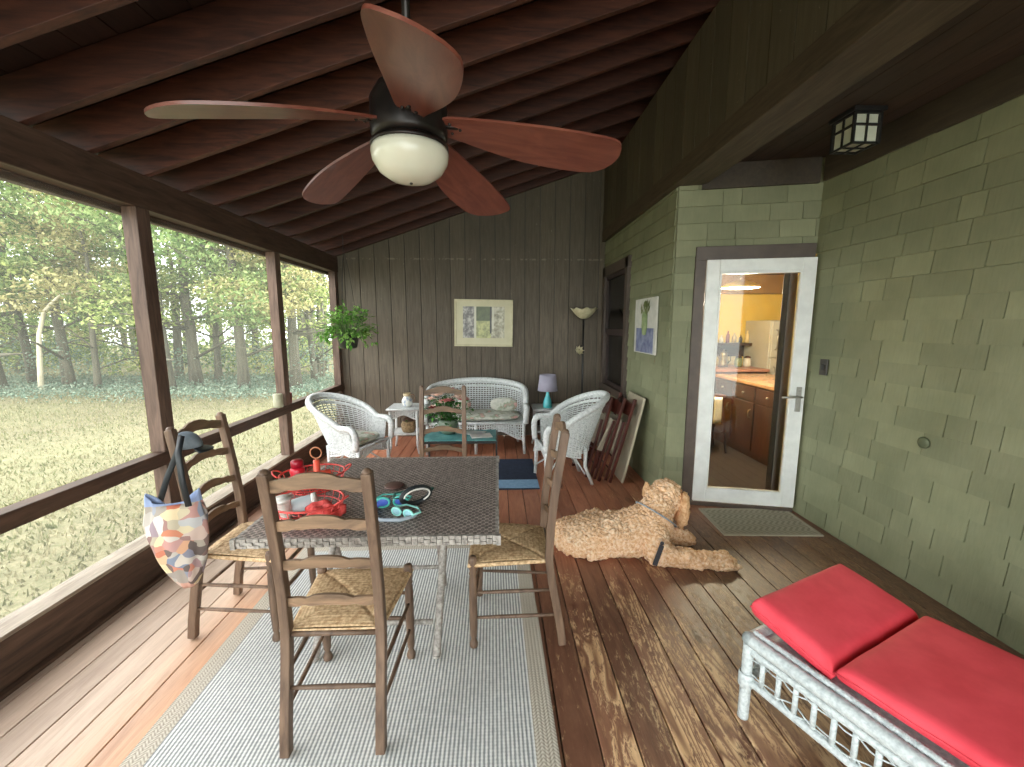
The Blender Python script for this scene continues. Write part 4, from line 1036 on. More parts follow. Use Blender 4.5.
for i in range(420):
    p = Vector((r.gauss(0, .105), r.gauss(0, .06), r.uniform(.10, .36))); d = Vector((r.uniform(-1, 1), r.uniform(-1, 1), r.uniform(-.5, .8))).normalized(); q2 = d.cross(Vector((0, 0, 1))).normalized(); L_ = r.uniform(.03, .055); b.tint = r.random()
    b.add([p, p+d*L_*.5+q2*L_*.28, p+d*L_+Vector((0, 0, -.01)), p+d*L_*.5-q2*L_*.28], [(0, 1, 2, 3)])
b.build('foliage', lm, fl)
def bloom(b, p, rad, n, rr_):
    for k in range(n):
        a = 2*math.pi*k/n+rr_.uniform(-.2, .2)
        for lay in (0, 1):
            aa = a+lay*.35; tl_ = .35+.5*lay; d = Vector((math.cos(aa)*math.cos(tl_), math.sin(aa)*math.cos(tl_), math.sin(tl_))); q2 = d.cross(Vector((0, 0, 1))).normalized(); L_ = rad*(1-.25*lay); u_ = q2.cross(d)
            b.add([p, p+d*L_*.55+q2*L_*.34+u_*L_*.05, p+d*L_-u_*L_*.12, p+d*L_*.55-q2*L_*.34+u_*L_*.05], [(0, 1, 2, 3)])
for nm, c, idx in (('cream_flowers', (226, 208, 192), range(0, 13)), ('pink_flowers', (206, 138, 136), range(13, 21)), ('red_flowers', (150, 44, 54), range(21, 29))):
    for k in idx:
        pass
mats_f = [simple('cream_petal', (248, 232, 222), (244, 212, 200), 20), simple('pink_petal', (226, 150, 148), (206, 112, 118), 20), simple('red_petal', (160, 40, 52), (130, 30, 44), 20)]
for k in range(24):
    b = MB(); b.smooth = False; pp = st[k]; pp = Vector((pp.x*.9, pp.y-.05, (.43-.10*(abs(pp.x)/.2)**1.5-(.10 if k % 3 == 0 else 0)))); bloom(b, pp, r.uniform(.05, .075), 6, r); b.ball(pp+Vector((0, 0, .008)), .008, n=6)
    b.build('bloom', mats_f[0 if k % 7 < 4 else (1 if k % 7 < 6 else 2)], fl)

# ================================================================== FLOOR LAMP, PICTURES
j = empty('floor_lamp', (1.145, 5.50, 0), 'black pole floor lamp with cream petal bowl in the back corner', 'floor lamp')
b = MB(); b.lathe([(.001, .03), (.12, .03), (.125, .015), (.125, 0)], n=28); b.build('base', M['black'], j)
b = MB(); b.tube([(0, 0, .03), (0, 0, 1.66)], .010, 8); b.build('pole', M['black'], j)
cream = simple('cream_petal_glass', (188, 178, 140), (214, 206, 172), 14, rough=.4)
b = MB()
def bowl(u, v): 
    a = u*2*math.pi; rr_ = .018+.15*v**.8; return Vector((rr_*math.cos(a)*(1+.06*math.cos(8*a)*v), rr_*math.sin(a)*(1+.06*math.cos(8*a)*v), 1.63+.13*v**1.3+.012*math.cos(8*a)*v))
b.grid(bowl, 64, 10, cu=True); b.build('bowl_shade', cream, j, solid=.004)
b = MB(); b.tube([(0, 0, 1.25), (-.03, -.03, 1.28), (-.06, -.06, 1.25)], .006, 8); b.build('side_arm', M['black'], j)
b = MB(); TM = Matrix.Translation((-.075, -.075, 1.215)) @ Matrix.Rotation(R(70), 4, 'X') @ Matrix.Rotation(R(15), 4, 'Y')
for k in range(8):
    a = k*math.pi/4; b.grid(lambda u, v: Vector((math.cos(a)*.07*u+math.cos(a+1.57)*.026*(2*v-1)*math.sin(math.pi*min(u+.15, 1)), math.sin(a)*.07*u+math.sin(a+1.57)*.026*(2*v-1)*math.sin(math.pi*min(u+.15, 1)), .01+.03*u*u)), 6, 4, TM)
b.ball((0, 0, .012), .018, n=10, M=TM); b.build('flower_shade', cream, j, solid=.002)
# framed picture on back wall
pic = empty('framed_picture', (-.18, 5.70, 1.575), 'pale framed window and garden picture on the dark back wall', 'picture', 0)
pic.rotation_euler = (0, R(.8), 0)
b = MB(); W, H_ = .395, .315
for q2 in ((-W, W, -.012, .012, H_-.025, H_), (-W, W, -.012, .012, -H_, -H_+.025), (-W, -W+.025, -.012, .012, -H_+.025, H_-.025), (W-.025, W, -.012, .012, -H_+.025, H_-.025)): b.box(*q2)
b.build('frame', simple('pale_gold_frame', (196, 188, 150), (210, 202, 166), 12, rough=.4), pic, bevel=.003)
MB().box(-W+.025, W-.025, -.004, .008, -H_+.025, H_-.025).build('mat_board', simple('cream_mat', (206, 200, 168), (214, 208, 178), 6, rough=.7), pic)
pr = NT('window_garden_print'); x, y, z = pr.sep(pr.co.outputs['Object']); nn = pr.noise(pr.mapping((14, 14, 14)), 1, 5, .7)
left = pr.ramp(nn, [(.35, (70, 66, 66)), (.5, (130, 126, 122)), (.62, (190, 186, 176))]); midc = pr.mix(pr.math('GREATER_THAN', z, .03), pr.ramp(nn, [(.35, (120, 124, 76)), (.6, (196, 196, 130))]), pr.ramp(nn, [(.35, (62, 74, 38)), (.65, (96, 106, 58))]))
rightc = pr.ramp(nn, [(.35, (110, 104, 84)), (.5, (164, 158, 130)), (.62, (206, 200, 176))])
c = pr.mix(pr.math('GREATER_THAN', x, -.10), left, midc); c = pr.mix(pr.math('GREATER_THAN', x, .10), c, rightc)
bar = pr.math('MAXIMUM', pr.math('LESS_THAN', pr.math('ABSOLUTE', pr.math('ADD', x, .115)), .014), pr.math('MULTIPLY', pr.math('LESS_THAN', pr.math('ABSOLUTE', pr.math('SUBTRACT', x, .125)), .012), pr.math('GREATER_THAN', z, -.08)))
c = pr.mix(bar, c, (206, 202, 180)); c = pr.mix(pr.math('MULTIPLY', pr.math('LESS_THAN', pr.math('ABSOLUTE', pr.math('SUBTRACT', x, .095)), .012), pr.math('GREATER_THAN', z, -.14)), c, (34, 32, 26))
pr.base(c); M['print'] = pr.set(.3, 0, .4)
MB().box(-W+.115, W-.115, -.007, -.0045, -H_+.115, H_-.095).build('print', M['print'], pic)
# print on the side wall: a vase of green stems over a blue table
pic = empty('vase_picture', (1.445, 4.03, 1.54), 'unframed print of a green vase on blue, on the shingled side wall', 'picture')
MB().box(-.008, .006, -.29, .29, -.265, .265).build('canvas', simple('print_paper', (196, 196, 186), (214, 212, 202), 12, rough=.5), pic)
b = MB(); b.box(-.0105, -.0085, -.235, .235, -.255, -.02); b.build('blue_cloth_patch', simple('blue_paint', (92, 100, 136), (144, 150, 176), 14, rough=.5), pic)
b = MB(); b.prism([(.0, -.09), (.05, -.08), (.075, 0), (.07, .10), (.05, .14), (-.05, .14), (-.07, .1), (-.075, 0), (-.05, -.08)], -.0145, -.0115, Matrix(((0, 1, 0, 0), (1, 0, 0, 0), (0, 0, 1, 0), (0, 0, 0, 1)))); b.build('vase_shape', simple('green_vase_paint', (128, 150, 104), (166, 178, 130), 14, rough=.5), pic)
b = MB(); b.smooth = False; r = random.Random(8)
for k in range(16):
    a = r.uniform(-.9, .9); L_ = r.uniform(.06, .11); y0, z0 = r.uniform(-.10, .10), r.uniform(.10, .19); d = Vector((0, math.sin(a*1.5), math.cos(a))).normalized(); q2 = Vector((0, -d.z, d.y)); p = Vector((-.0165-.0002*k, y0, z0))
    pts = [p, p+d*L_*.5+q2*.016, p+d*L_, p+d*L_*.5-q2*.016]
    if all(abs(v.y) < .27 and v.z < .26 for v in pts): b.add(pts, [(0, 1, 2, 3)])
b.build('leaf_shapes', simple('leaf_paint', (92, 104, 56), (128, 136, 80), 14, rough=.5), pic, solid=.001)

# ================================================================== HANGING PLANT
hp = empty('hanging_plant', (-1.74, 4.94, 1.28), 'leafy green plant in a dark hanging pot by the far screen post', 'plant')
b = MB(); b.lathe([(.001, 0), (.085, 0), (.10, .02), (.125, .14), (.132, .145), (.132, .16), (.12, .16), (.115, .12), (.001, .12)], n=28); b.build('pot', simple('dark_green_pot', (30, 32, 28), (42, 44, 38), 8, rough=.4), hp)
b = MB()
for k in range(3):
    a = k*2.094+.4; b.tube([(.128*math.cos(a), .128*math.sin(a), .15), (.05*math.cos(a), .05*math.sin(a), .85), (0, 0, 1.14)], .002, 5)
b.tube([(0, 0, 1.13), (0, 0, 1.26), (.0, -.03, 1.275)], .004, 6); b.build('hanger', M['black'], hp)
b = MB(); b.smooth = False; r = random.Random(12); sb = MB()
for k in range(120):
    a = r.uniform(0, 6.28); el = r.uniform(-.35, 1.3); L_ = r.uniform(.18, .34); d = Vector((math.cos(a)*math.cos(el), math.sin(a)*math.cos(el), math.sin(el)*1.15)); base = Vector((.05*math.cos(a), .05*math.sin(a), .14)); tip = base+d*L_+Vector((0, 0, .06-.12*max(0, math.cos(el))*r.random())); midp = (base+tip)/2+Vector((0, 0, .05)); sb.tube([base, midp, tip], .0025, 4, cap=False)
    for m_ in range(7):
        q0 = midp.lerp(tip, (m_-1)/6)+Vector((r.uniform(-.03, .03), r.uniform(-.03, .03), r.uniform(-.02, .02))); dd = (d+Vector((r.uniform(-.8, .8), r.uniform(-.8, .8), r.uniform(-.9, .3)))).normalized(); s2 = dd.cross(Vector((0, 0, 1))).normalized(); l2 = r.uniform(.035, .062); b.tint = r.random()
        b.add([q0, q0+dd*l2*.45+s2*l2*.36, q0+dd*l2+Vector((0, 0, -.012)), q0+dd*l2*.45-s2*l2*.36], [(0, 1, 2), (0, 2, 3)])
b.build('foliage', leaf_mat('houseplant_leaves', (70, 118, 46), (112, 164, 72), (172, 208, 124), .3, 5), hp); sb.build('stems', simple('plant_stem', (84, 118, 54)), hp)
# ================================================================== FOLDING CHAIRS against the side wall
M['mahog'] = wood('mahogany_folding_frame', (58, 26, 20), (92, 44, 34), 'z', rough=.35, scale=4); M['pad'] = simple('beige_pad', (150, 140, 122), (168, 158, 140), 10, rough=.7)
def folding_chair(xb, y0, label, w=.42, xt=1.36, h=.90, tan=False, rz_=0):
    t = empty('folding_chair', (xb, y0, 0), label, 'folding chair', rz_, 'folded chairs leaning on the side wall')
    L_ = math.hypot(xt-xb, h); ang = math.atan2(xt-xb, h); Mx = Matrix.Rotation(ang, 4, 'Y')
    def P(x, y, z): return Mx @ Vector((x, y, z))
    for y in (0, w):
        b = MB(); b.sweep([P(0, y, .012), P(0, y, L_*.5), P(-.004, y, L_)], [(-.011, -.014), (.011, -.014), (.011, .014), (-.011, .014)], up=(0, 1, 0)); b.build('leg', M['mahog'], t, bevel=.003)
    for y in (.035, w-.035):
        b = MB(); b.sweep([P(-.036, y, .0+.014), P(-.030, y, L_*.72)], [(-.010, -.012), (.010, -.012), (.010, .012), (-.010, .012)], up=(0, 1, 0)); b.build('leg', M['mahog'], t, bevel=.003)
    b = MB(); n = 10
    for (z0, z1) in ((L_*.80, L_*.93),):
        vs = []; 
        for i in range(n+1):
            y = w*i/n; bow = -.030*math.sin(math.pi*i/n); cr_ = .03*math.sin(math.pi*i/n)
            for zz in (z0, z1+cr_):
                for th_ in (-.008, .008): vs.append(P(bow+th_, y, zz))
        fs = []
        for i in range(n): a = i*4; c = a+4; fs += [(a, a+1, c+1, c), (a+1, a+3, c+3, c+1), (a+3, a+2, c+2, c+3), (a+2, a, c, c+2)]
        fs += [(0, 2, 3, 1), (n*4, n*4+1, n*4+3, n*4+2)]; b.add(vs, fs, None, False)
    b.build('backrest', M['mahog'], t, bevel=.003)
    b = MB(); b.box(-.062, -.045, .05, w-.05, L_*.36, L_*.74, Mx); 
    if tan:
        A = Vector((.42, -.05, .90)).normalized(); B_ = Vector((.70, .30, -.62)); B_ = (B_-A*B_.dot(A)).normalized(); Nn = A.cross(B_); Cc = Vector((.23, .0, .43))
        Mp = Matrix(((A.x, B_.x, Nn.x, Cc.x), (A.y, B_.y, Nn.y, Cc.y), (A.z, B_.z, Nn.z, Cc.z), (0, 0, 0, 1))); b = MB(); b.box(-.17, .17, -.12, .12, -.012, .012, Mp)
    b.build('seat', M['pad'], t, bevel=.006)
    b = MB()
    for z in (L_*.16, L_*.30): b.tube([P(-.035, .03, z), P(-.035, w-.03, z)], .008, 6)
    b.build('cross_bar', M['mahog'], t)
    return t
for i, (xb, xt, y0, l) in enumerate(((.93, 1.15, 3.98, 'folded mahogany chair with beige seat, outermost of the leaning stack'), (1.00, 1.25, 3.92, 'folded mahogany chair leaning second from the outside of the stack'), (1.10, 1.33, 3.88, 'folded mahogany chair leaning next to the tan board'))):
    folding_chair(xb, y0, l, xt=xt, h=.84, rz_=R((12, 6, 2)[i]), tan=(i == 0))
b = MB(); Mx = Matrix.Rotation(math.atan2(1.425-1.24, .84), 4, 'Y'); b.box(-.010, .010, 0, .46, .005, .87, Mx); o = b.build('folding_tray', simple('tan_board', (176, 166, 142), (192, 182, 158), 10, rough=.5), loc=(1.225, 3.86, 0.003), bevel=.004)
tag(o, 'thin tan board leaning against the shingled side wall behind the folded chairs', 'board')

# ================================================================== CHAISE
ch = empty('wicker_chaise', (.975, 1.425, 0), 'white wicker daybed bench with spindled sides under the red cushions', 'daybed', R(23.5))
CW, CL, ct_ = .66, 1.62, .352
def rail(b, a, c, r): 
    a = Vector(a); c = Vector(c); n = max(6, int((c-a).length/.008)); b.tube([a+(c-a)*k/n for k in range(n+1)], [r*(1+.035*(k % 2)) for k in range(n+1)], 10)
for (x, y) in ((0, 0), (CW, 0), (0, -CL), (CW, -CL), (0, -CL/2), (CW, -CL/2)):
    b = MB(); rail(b, (x, y, 0), (x, y, ct_-.012), .020); 
    for z in (.17,): b.lathe([(.024, z-.03), (.028, z-.025), (.028, z+.025), (.024, z+.03)], (x, y, 0), 12, cap=False)
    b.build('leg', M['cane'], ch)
b = MB()
for (p, q2) in (((0, 0), (0, -CL)), ((CW, 0), (CW, -CL)), ((0, 0), (CW, 0)), ((0, -CL), (CW, -CL))):
    rail(b, (*p, ct_-.012), (*q2, ct_-.012), .024); rail(b, (*p, ct_-.055), (*q2, ct_-.055), .014); 
for (p, q2) in (((0, 0), (0, -CL)), ((CW, 0), (CW, -CL)), ((0, 0), (CW, 0)), ((0, -CL), (CW, -CL))): b.ball((*p, ct_-.010), .027, n=14)
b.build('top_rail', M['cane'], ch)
b = MB()
for (p, q2) in (((0, 0), (0, -CL)), ((CW, 0), (CW, -CL)), ((0, 0), (CW, 0)), ((0, -CL), (CW, -CL))): rail(b, (*p, .17), (*q2, .17), .015)
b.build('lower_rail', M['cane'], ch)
# braided band and seat
b = MB()
for (p, q2) in (((.030, .0), (.030, -CL)), ((CW-.030, 0), (CW-.030, -CL))):
    for k in range(3):
        n = 640; off = k*2*math.pi/3; a = Vector((*p, ct_+.010)); c = Vector((*q2, ct_+.010))
        b.tube([a+(c-a)*i/n+Vector((-.0+.010*math.sin(i*.75+off), 0, .004*math.cos(i*1.5+off*2))) for i in range(n+1)], .0068, 5)
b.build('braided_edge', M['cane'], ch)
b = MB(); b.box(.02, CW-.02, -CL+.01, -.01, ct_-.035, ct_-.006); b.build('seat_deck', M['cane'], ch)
sides = [((0, 0), (0, -CL), 27), ((0, 0), (CW, 0), 11), ((CW, 0), (CW, -CL), 27)]
for (p, q2, n) in sides:
    a = Vector((*p, 0)); c = Vector((*q2, 0))
    for k in range(1, n):
        if n == 27 and p[0] > 0 and k % 1: continue
        pt = a+(c-a)*k/n
        if abs(k-n/2) < .6 and n == 27: continue
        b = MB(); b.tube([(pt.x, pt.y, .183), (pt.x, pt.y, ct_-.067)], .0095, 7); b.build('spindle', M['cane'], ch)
b = MB()
for (p, q2, n) in sides:
    a = Vector((*p, 0)); c = Vector((*q2, 0)); d = (c-a).normalized(); nn = Vector((-d.y, d.x, 0)); L_ = (c-a).length; m_ = int(L_*60)
    for off, amp, zc in ((0, .012, .196), (math.pi, .012, .196), (0, .010, ct_-.078), (math.pi, .010, ct_-.078)):
        b.tube([a+d*(L_*i/m_)+nn*.008*math.cos(i*.9+off)+Vector((0, 0, zc+amp*math.sin(i/m_*L_/.12*math.pi+off))) for i in range(m_+1)], .0028, 5)
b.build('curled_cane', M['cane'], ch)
M['red'] = simple('red_cushion_fabric', (214, 58, 72), (230, 74, 88), 7, rough=.75, bump=.25, dist=.01)
def redpad(name, x0, x1, y0, y1, zt0, zt1, th_, label):
    # pad with soft edges, y0 > y1 ; top height zt0 at y0 end, zt1 at y1 end
    b = MB(); nx_, ny_ = 26, 30
    def top(u, v):
        x = x0+(x1-x0)*u; y = y0+(y1-y0)*v; e = min(u, 1-u)*(x1-x0); g = min(v, 1-v)*abs(y1-y0); s = min(1, min(e, g)/.03); s = math.sqrt(max(0, 1-(1-s)**2))
        puff = .012*math.sin(math.pi*u)**.6*math.sin(math.pi*v)**.5+.004*noise.noise(Vector((x*6, y*6, 0)))
        return x, y, zt0+(zt1-zt0)*v, s, puff
    def ft(u, v): x, y, z, s, pf = top(u, v); return Vector((x, y, z-th_/2+th_/2*s+pf))
    def fb(u, v): x, y, z, s, pf = top(u, v); return Vector((x, y, z-th_/2-th_/2*s))
    # cosine spacing keeps the rounded edges crisp
    cs = lambda q: (1-math.cos(math.pi*q))/2
    b.grid(lambda u, v: ft(cs(u), cs(v)), nx_, ny_); b.grid(lambda u, v: fb(cs(u), cs(v)), nx_, ny_)
    t = empty(name, (.975, 1.425, 0), label, 'cushion', R(23.5), 'red cushions on the wicker daybed')
    b.build('pad', M['red'], t)
    e = [(x0, y0), (x1, y0), (x1, y1), (x0, y1)]; b = MB(); pts = []
    for k in range(4):
        p, q2 = e[k], e[(k+1) % 4]
        for i in range(20):
            f_ = i/20; x = p[0]+(q2[0]-p[0])*f_; y = p[1]+(q2[1]-p[1])*f_; v = (y-y0)/(y1-y0); pts.append((x, y, zt0+(zt1-zt0)*v-th_/2+.002*math.sin(i*2.1)))
    b.tube(pts, .0045, 6, closed=True); b.build('piping', M['red'], t)
    return t
redpad('seat_cushion', .048, .655, .035, -.258, .485, .424, .088, 'short red cushion section at the end of the daybed nearest the dog')
redpad('seat_cushion', .048, .655, -.268, -1.60, .430, .455, .066, 'long red cushion section running along the rest of the daybed')

# ================================================================== DOG
def P3(*a): return Vector(a)
dog = MB()
def limb(pts, rs, n=14):
    for i in range(len(pts)-1):
        a, c = Vector(pts[i]), Vector(pts[i+1]); m_ = max(2, int((c-a).length/.02))
        for k in range(m_+1): dog.ball(a.lerp(c, k/m_), rs[i]+(rs[i+1]-rs[i])*k/m_, n=12)
# trunk from rump to chest
spine = [(.49, 2.72, .095), (.62, 2.71, .105), (.76, 2.70, .115), (.90, 2.69, .130), (1.02, 2.69, .155), (1.10, 2.70, .19)]
rad = [(.12, .17, .095), (.14, .19, .11), (.13, .19, .12), (.13, .18, .13), (.125, .165, .155), (.105, .14, .16)]
for i in range(len(spine)-1):
    for k in range(5):
        f_ = k/4; c = Vector(spine[i]).lerp(Vector(spine[i+1]), f_); q2 = [rad[i][m_]+(rad[i+1][m_]-rad[i][m_])*f_ for m_ in range(3)]; dog.ball(c, *q2, n=18)
# haunch near side, hind leg folded forward, far hind paw
dog.ball((.58, 2.62, .085), .16, .10, .09); dog.ball((.86, 2.60, .075), .20, .085, .075); limb([(.58, 2.60, .07), (.78, 2.58, .05)], [.07, .045]); limb([(.74, 2.57, .05), (.62, 2.55, .04)], [.042, .035])
limb([(.66, 2.88, .10), (.74, 2.92, .12), (.78, 2.98, .06)], [.08, .065, .05])
dog.ball((.72, 2.88, .14), .07, .06, .06)
# tail
limb([(.42, 2.80, .10), (.36, 2.88, .06), (.40, 2.98, .05)], [.06, .05, .045])
# neck and head (looking away to the door)
limb([(1.07, 2.70, .22), (1.12, 2.73, .27), (1.17, 2.77, .32)], [.125, .118, .112])
dog.ball((1.20, 2.79, .345), .112, .12, .10); dog.ball((1.20, 2.785, .385), .092, .095, .072)
limb([(1.25, 2.87, .33), (1.31, 2.97, .30)], [.065, .05]); dog.ball((1.32, 2.985, .30), .045, .045, .04)
# front legs: near one stretched right, far one folded towards the door
limb([(1.05, 2.60, .16), (1.03, 2.50, .075), (1.18, 2.46, .060), (1.33, 2.435, .055), (1.45, 2.425, .052)], [.105, .078, .064, .055, .058]); dog.ball((1.475, 2.423, .044), .050, .050, .040); [dog.ball((1.515, 2.423+q_, .030), .024, .018, .024) for q_ in (-.032, 0, .032)]
limb([(1.12, 2.74, .12), (1.22, 2.74, .065), (1.33, 2.73, .05)], [.09, .06, .05]); dog.ball((1.345, 2.73, .042), .05, .05, .038)
tmp = dog.build('tmp_dog', M['white'])
md = tmp.modifiers.new('r', 'REMESH'); md.mode = 'VOXEL'; md.voxel_size = .0065; md.use_smooth_shade = True
md = tmp.modifiers.new('s', 'SMOOTH'); md.factor = .6; md.iterations = 6
dg = bpy.context.evaluated_depsgraph_get(); ev = tmp.evaluated_get(dg); me = bpy.data.meshes.new_from_object(ev); bpy.data.objects.remove(tmp)
me.calc_loop_triangles(); vn = [v.normal.copy() for v in me.vertices]
for v, nrm in zip(me.vertices, vn):
    p = v.co*1.0; w_ = Vector((noise.noise(p*14), noise.noise(p*14+Vector((9, 0, 0))), noise.noise(p*14+Vector((0, 9, 0)))))*.03
    d = abs(noise.noise((p+w_)*38))*.022+noise.noise(p*16)*.012-abs(noise.noise((p+w_)*80))*.006
    v.co = p+nrm*d
    if v.co.z < .003: v.co.z = .003
dm = NT('curly_apricot_fur'); n1 = dm.noise(dm.mapping((1, 1, 1)), 55, 4, .6, .6); n2 = dm.noise(dm.mapping((1, 1, 1)), 4.5, 3)
c = dm.ramp(n1, [(.32, (208, 156, 112)), (.52, (242, 206, 168)), (.7, (252, 234, 210))]); c = dm.mix(dm.math('MULTIPLY_ADD', n2, 2.4, -.95, clamp=True), c, dm.mix(.5, c, (206, 146, 92)))
dm.base(c); dm.bump(n1, .9, .006); M['fur'] = dm.set(.9, 0, .1)
me.materials.clear(); me.materials.append(M['fur'])
for pl in me.polygons: pl.use_smooth = True; pl.material_index = 0
dogt = empty('dog', (.95, 2.72, 0), 'curly apricot dog lying on the deck, head turned to the glass door', 'dog')
def dogpart(o): o.parent = dogt; o.location = (-.95, -2.72, 0); return o
o = bpy.data.objects.new('body', me); COL.objects.link(o); dogpart(o)
# ears
def curly(b2, sub=2):
    pass
for (cx_, cy_, cz_, rx_, ry_, rz_, rt) in ((1.292, 2.715, .265, .036, .062, .125, 6), (1.11, 2.875, .30, .028, .05, .10, -10)):
    b = MB(); rot = Matrix.Rotation(R(rt), 3, 'Y'); 
    b.ball((0, 0, 0), rx_, ry_, rz_, 36, rot=rot)
    b.v = [v+v.normalized()*(abs(noise.noise(v*42+Vector((cx_, 0, 0))))*.034+noise.noise(v*20)*.014)+Vector((cx_, cy_, cz_)) for v in b.v]
    dogpart(b.build('ear', simple('ear_fur', (206, 152, 104), (238, 200, 156), 55, rough=.9, bump=.7, dist=.006), None))
b = MB(); b.ball((1.352, 3.025, .305), .016, .014, .013); dogpart(b.build('nose', M['black'], None))
for s in (0, 1):
    b = MB(); b.ball((1.300, 2.885, .37) if s == 0 else (1.235, 2.915, .375), .010, n=10); dogpart(b.build('eye', M['black'], None))
# harness collar
b = MB(); c0 = Vector((1.10, 2.70, .245)); ax = Vector((.55, .25, .8)).normalized(); e1 = ax.orthogonal().normalized(); e2 = ax.cross(e1)
b.tube([c0+e1*math.cos(a*.2618)*.152+e2*math.sin(a*.2618)*.150 for a in range(24)], .006, 6, closed=True); dogpart(b.build('collar', simple('silver_blue_collar', (120, 130, 140), (170, 176, 180), 60, rough=.4), None))
b = MB(); b.beam((.985, 2.395, .05), (1.035, 2.42, .17), .012, .028, up=(1, 0, 0)); b.ball((1.038, 2.425, .18), .014, .006, .014); dogpart(b.build('dark_strap', simple('dark_strap', (44, 42, 48), (60, 58, 64), 20), None, bevel=.003))

# ================================================================== THINGS ON THE TABLE
M['redwire'] = simple('red_coated_wire', (206, 62, 58), (222, 84, 78), 20, rough=.35)
TZ = .7330
def wire_basket(c, rx_, ry_, h, rz_, label):
    t = empty('wire_basket', c, label, 'basket', rz_, 'red wire baskets on the table')
    b = MB(); N = 36
    def ring(k, z, r_=.0032): b.tube([(rx_*k*math.cos(a*2*math.pi/N), ry_*k*math.sin(a*2*math.pi/N), z) for a in range(N)], r_, 6, closed=True)
    ring(1, h, .005); ring(.93, h*.62); ring(.82, h*.3); ring(.66, .004, .004)
    b.tube([(-rx_*.62, 0, .004), (rx_*.62, 0, .004)], .003, 5); b.tube([(0, -ry_*.62, .004), (0, ry_*.62, .004)], .003, 5)
    for k in range(20):
        a = k*2*math.pi/20; b.tube([(rx_*m_*math.cos(a), ry_*m_*math.sin(a), z) for m_, z in ((.30, .004), (.66, .004), (.82, h*.3), (.93, h*.62), (1, h))], .0022, 5)
    b.build('wire_body', M['redwire'], t)
    for s in (-1, 1):
        b = MB(); b.tube([(s*rx_*1.0+s*.03*math.sin(a*math.pi/8), .04*math.cos(a*math.pi/8), h+.004+.02*math.sin(a*math.pi/8)) for a in range(9)], .004, 6); b.build('handle', M['redwire'], t)
    return t
wire_basket((-.925, 2.03, TZ), .150, .125, .085, R(15), 'red wire basket at the back left of the table, holding red toys')
wire_basket((-.805, 1.70, TZ), .150, .125, .085, R(-12), 'red wire basket nearer the viewer, holding white tubs and red mesh')
redp = simple('crimson_plastic', (196, 24, 48), (212, 36, 58), 6, rough=.3); orp = simple('coral_plastic', (226, 84, 62), (236, 104, 82), 6, rough=.35); whp = simple('white_tub_plastic', (220, 216, 208), (232, 228, 222), 6, rough=.3)
j = empty('drink_flask', (-1.015, 2.06, TZ+.010), 'crimson lidded flask standing in the back red basket', 'flask')
b = MB(); b.lathe([(.030, 0), (.034, .005), (.034, .085), (.028, .095)], n=20); b.build('flask_body', redp, j); b = MB(); b.lathe([(.030, .096), (.030, .125), (.024, .132), (.001, .133)], n=20); b.build('lid', simple('dark_red_lid', (150, 20, 40), rough=.3), j)
j = empty('toy_pump', (-.915, 2.055, TZ+.012), 'coral red plastic toy pump with a ring handle in the back basket', 'toy')
b = MB(); b.tube([(0, 0, .012), (.0, 0, .13)], .016, 10); b.tube([(-.05, -.02, .02), (.0, 0, .05), (.06, .02, .06)], .018, 10); b.build('pump_body', orp, j)
b = MB(); b.tube([(.028*math.cos(a*math.pi/10), 0, .168+.028*math.sin(a*math.pi/10)) for a in range(20)], .0035, 6, closed=True); b.tube([(0, 0, .13), (0, 0, .142)], .006, 6); b.build('ring_handle', simple('tan_ring', (180, 120, 84), rough=.4), j)
j = tag(MB().ball((0, 0, 0), .030, .026, .022).build('toy_ball', simple('silver_teal_wrap', (140, 156, 160), (200, 206, 204), 40, rough=.3), loc=(-.935, 2.075, TZ+.036)), 'small silvery teal wrapped packet between the flask and the toy pump', 'packet')
j = tag(MB().ball((0, 0, 0), .034, .022, .020).build('white_rag', simple('white_rag', (206, 196, 200), (226, 220, 222), 30, rough=.9, bump=.8, dist=.02), loc=(-.955, 1.975, TZ+.034)), 'crumpled white rag at the front of the back red basket', 'cloth')
for i, (x, y, l, rt, cc) in enumerate(((-.895, 1.67, 'white cylindrical tub at the left of the near red basket', 0, (226, 222, 214)), (-.825, 1.74, 'white and pale blue printed tub lying in the near red basket', 80, (206, 222, 226)))):
    t = empty('plastic_tub', (x, y, TZ+.009 if not rt else TZ+.055), l, 'tub', R(15)); t.rotation_euler = (0, R(rt), R(20))
    z0 = 0 if not rt else -.06
    b = MB(); b.lathe([(.030, z0), (.032, z0+.005), (.032, z0+.075), (.028, z0+.08)], n=20); b.build('tub_body', simple('tub_%d' % i, cc, tuple(min(255, v+8) for v in cc), 20, rough=.3), t)
    b = MB(); b.lathe([(.034, z0+.081), (.034, z0+.10), (.001, z0+.101)], n=20); b.build('lid', whp, t)
def crumple(c, rx_, ry_, rz_, amp, sc_, n=30):
    b = MB(); b.ball((0, 0, 0), rx_, ry_, rz_, n); b.v = [v*(1+amp*noise.noise(v*sc_+Vector(c))) for v in b.v]
    zm = min(v.z for v in b.v); b.v = [Vector((v.x, v.y, max(v.z, -rz_*.8))) for v in b.v]; return b
o = crumple((1, 2, 3), .075, .055, .030, .9, 28).build('mesh_bag', simple('red_mesh_cloth', (204, 54, 54), (232, 96, 88), 60, rough=.7, bump=.6), loc=(-.735, 1.68, TZ+.045)); tag(o, 'crumpled red mesh bag on the right side of the near red basket', 'bag')
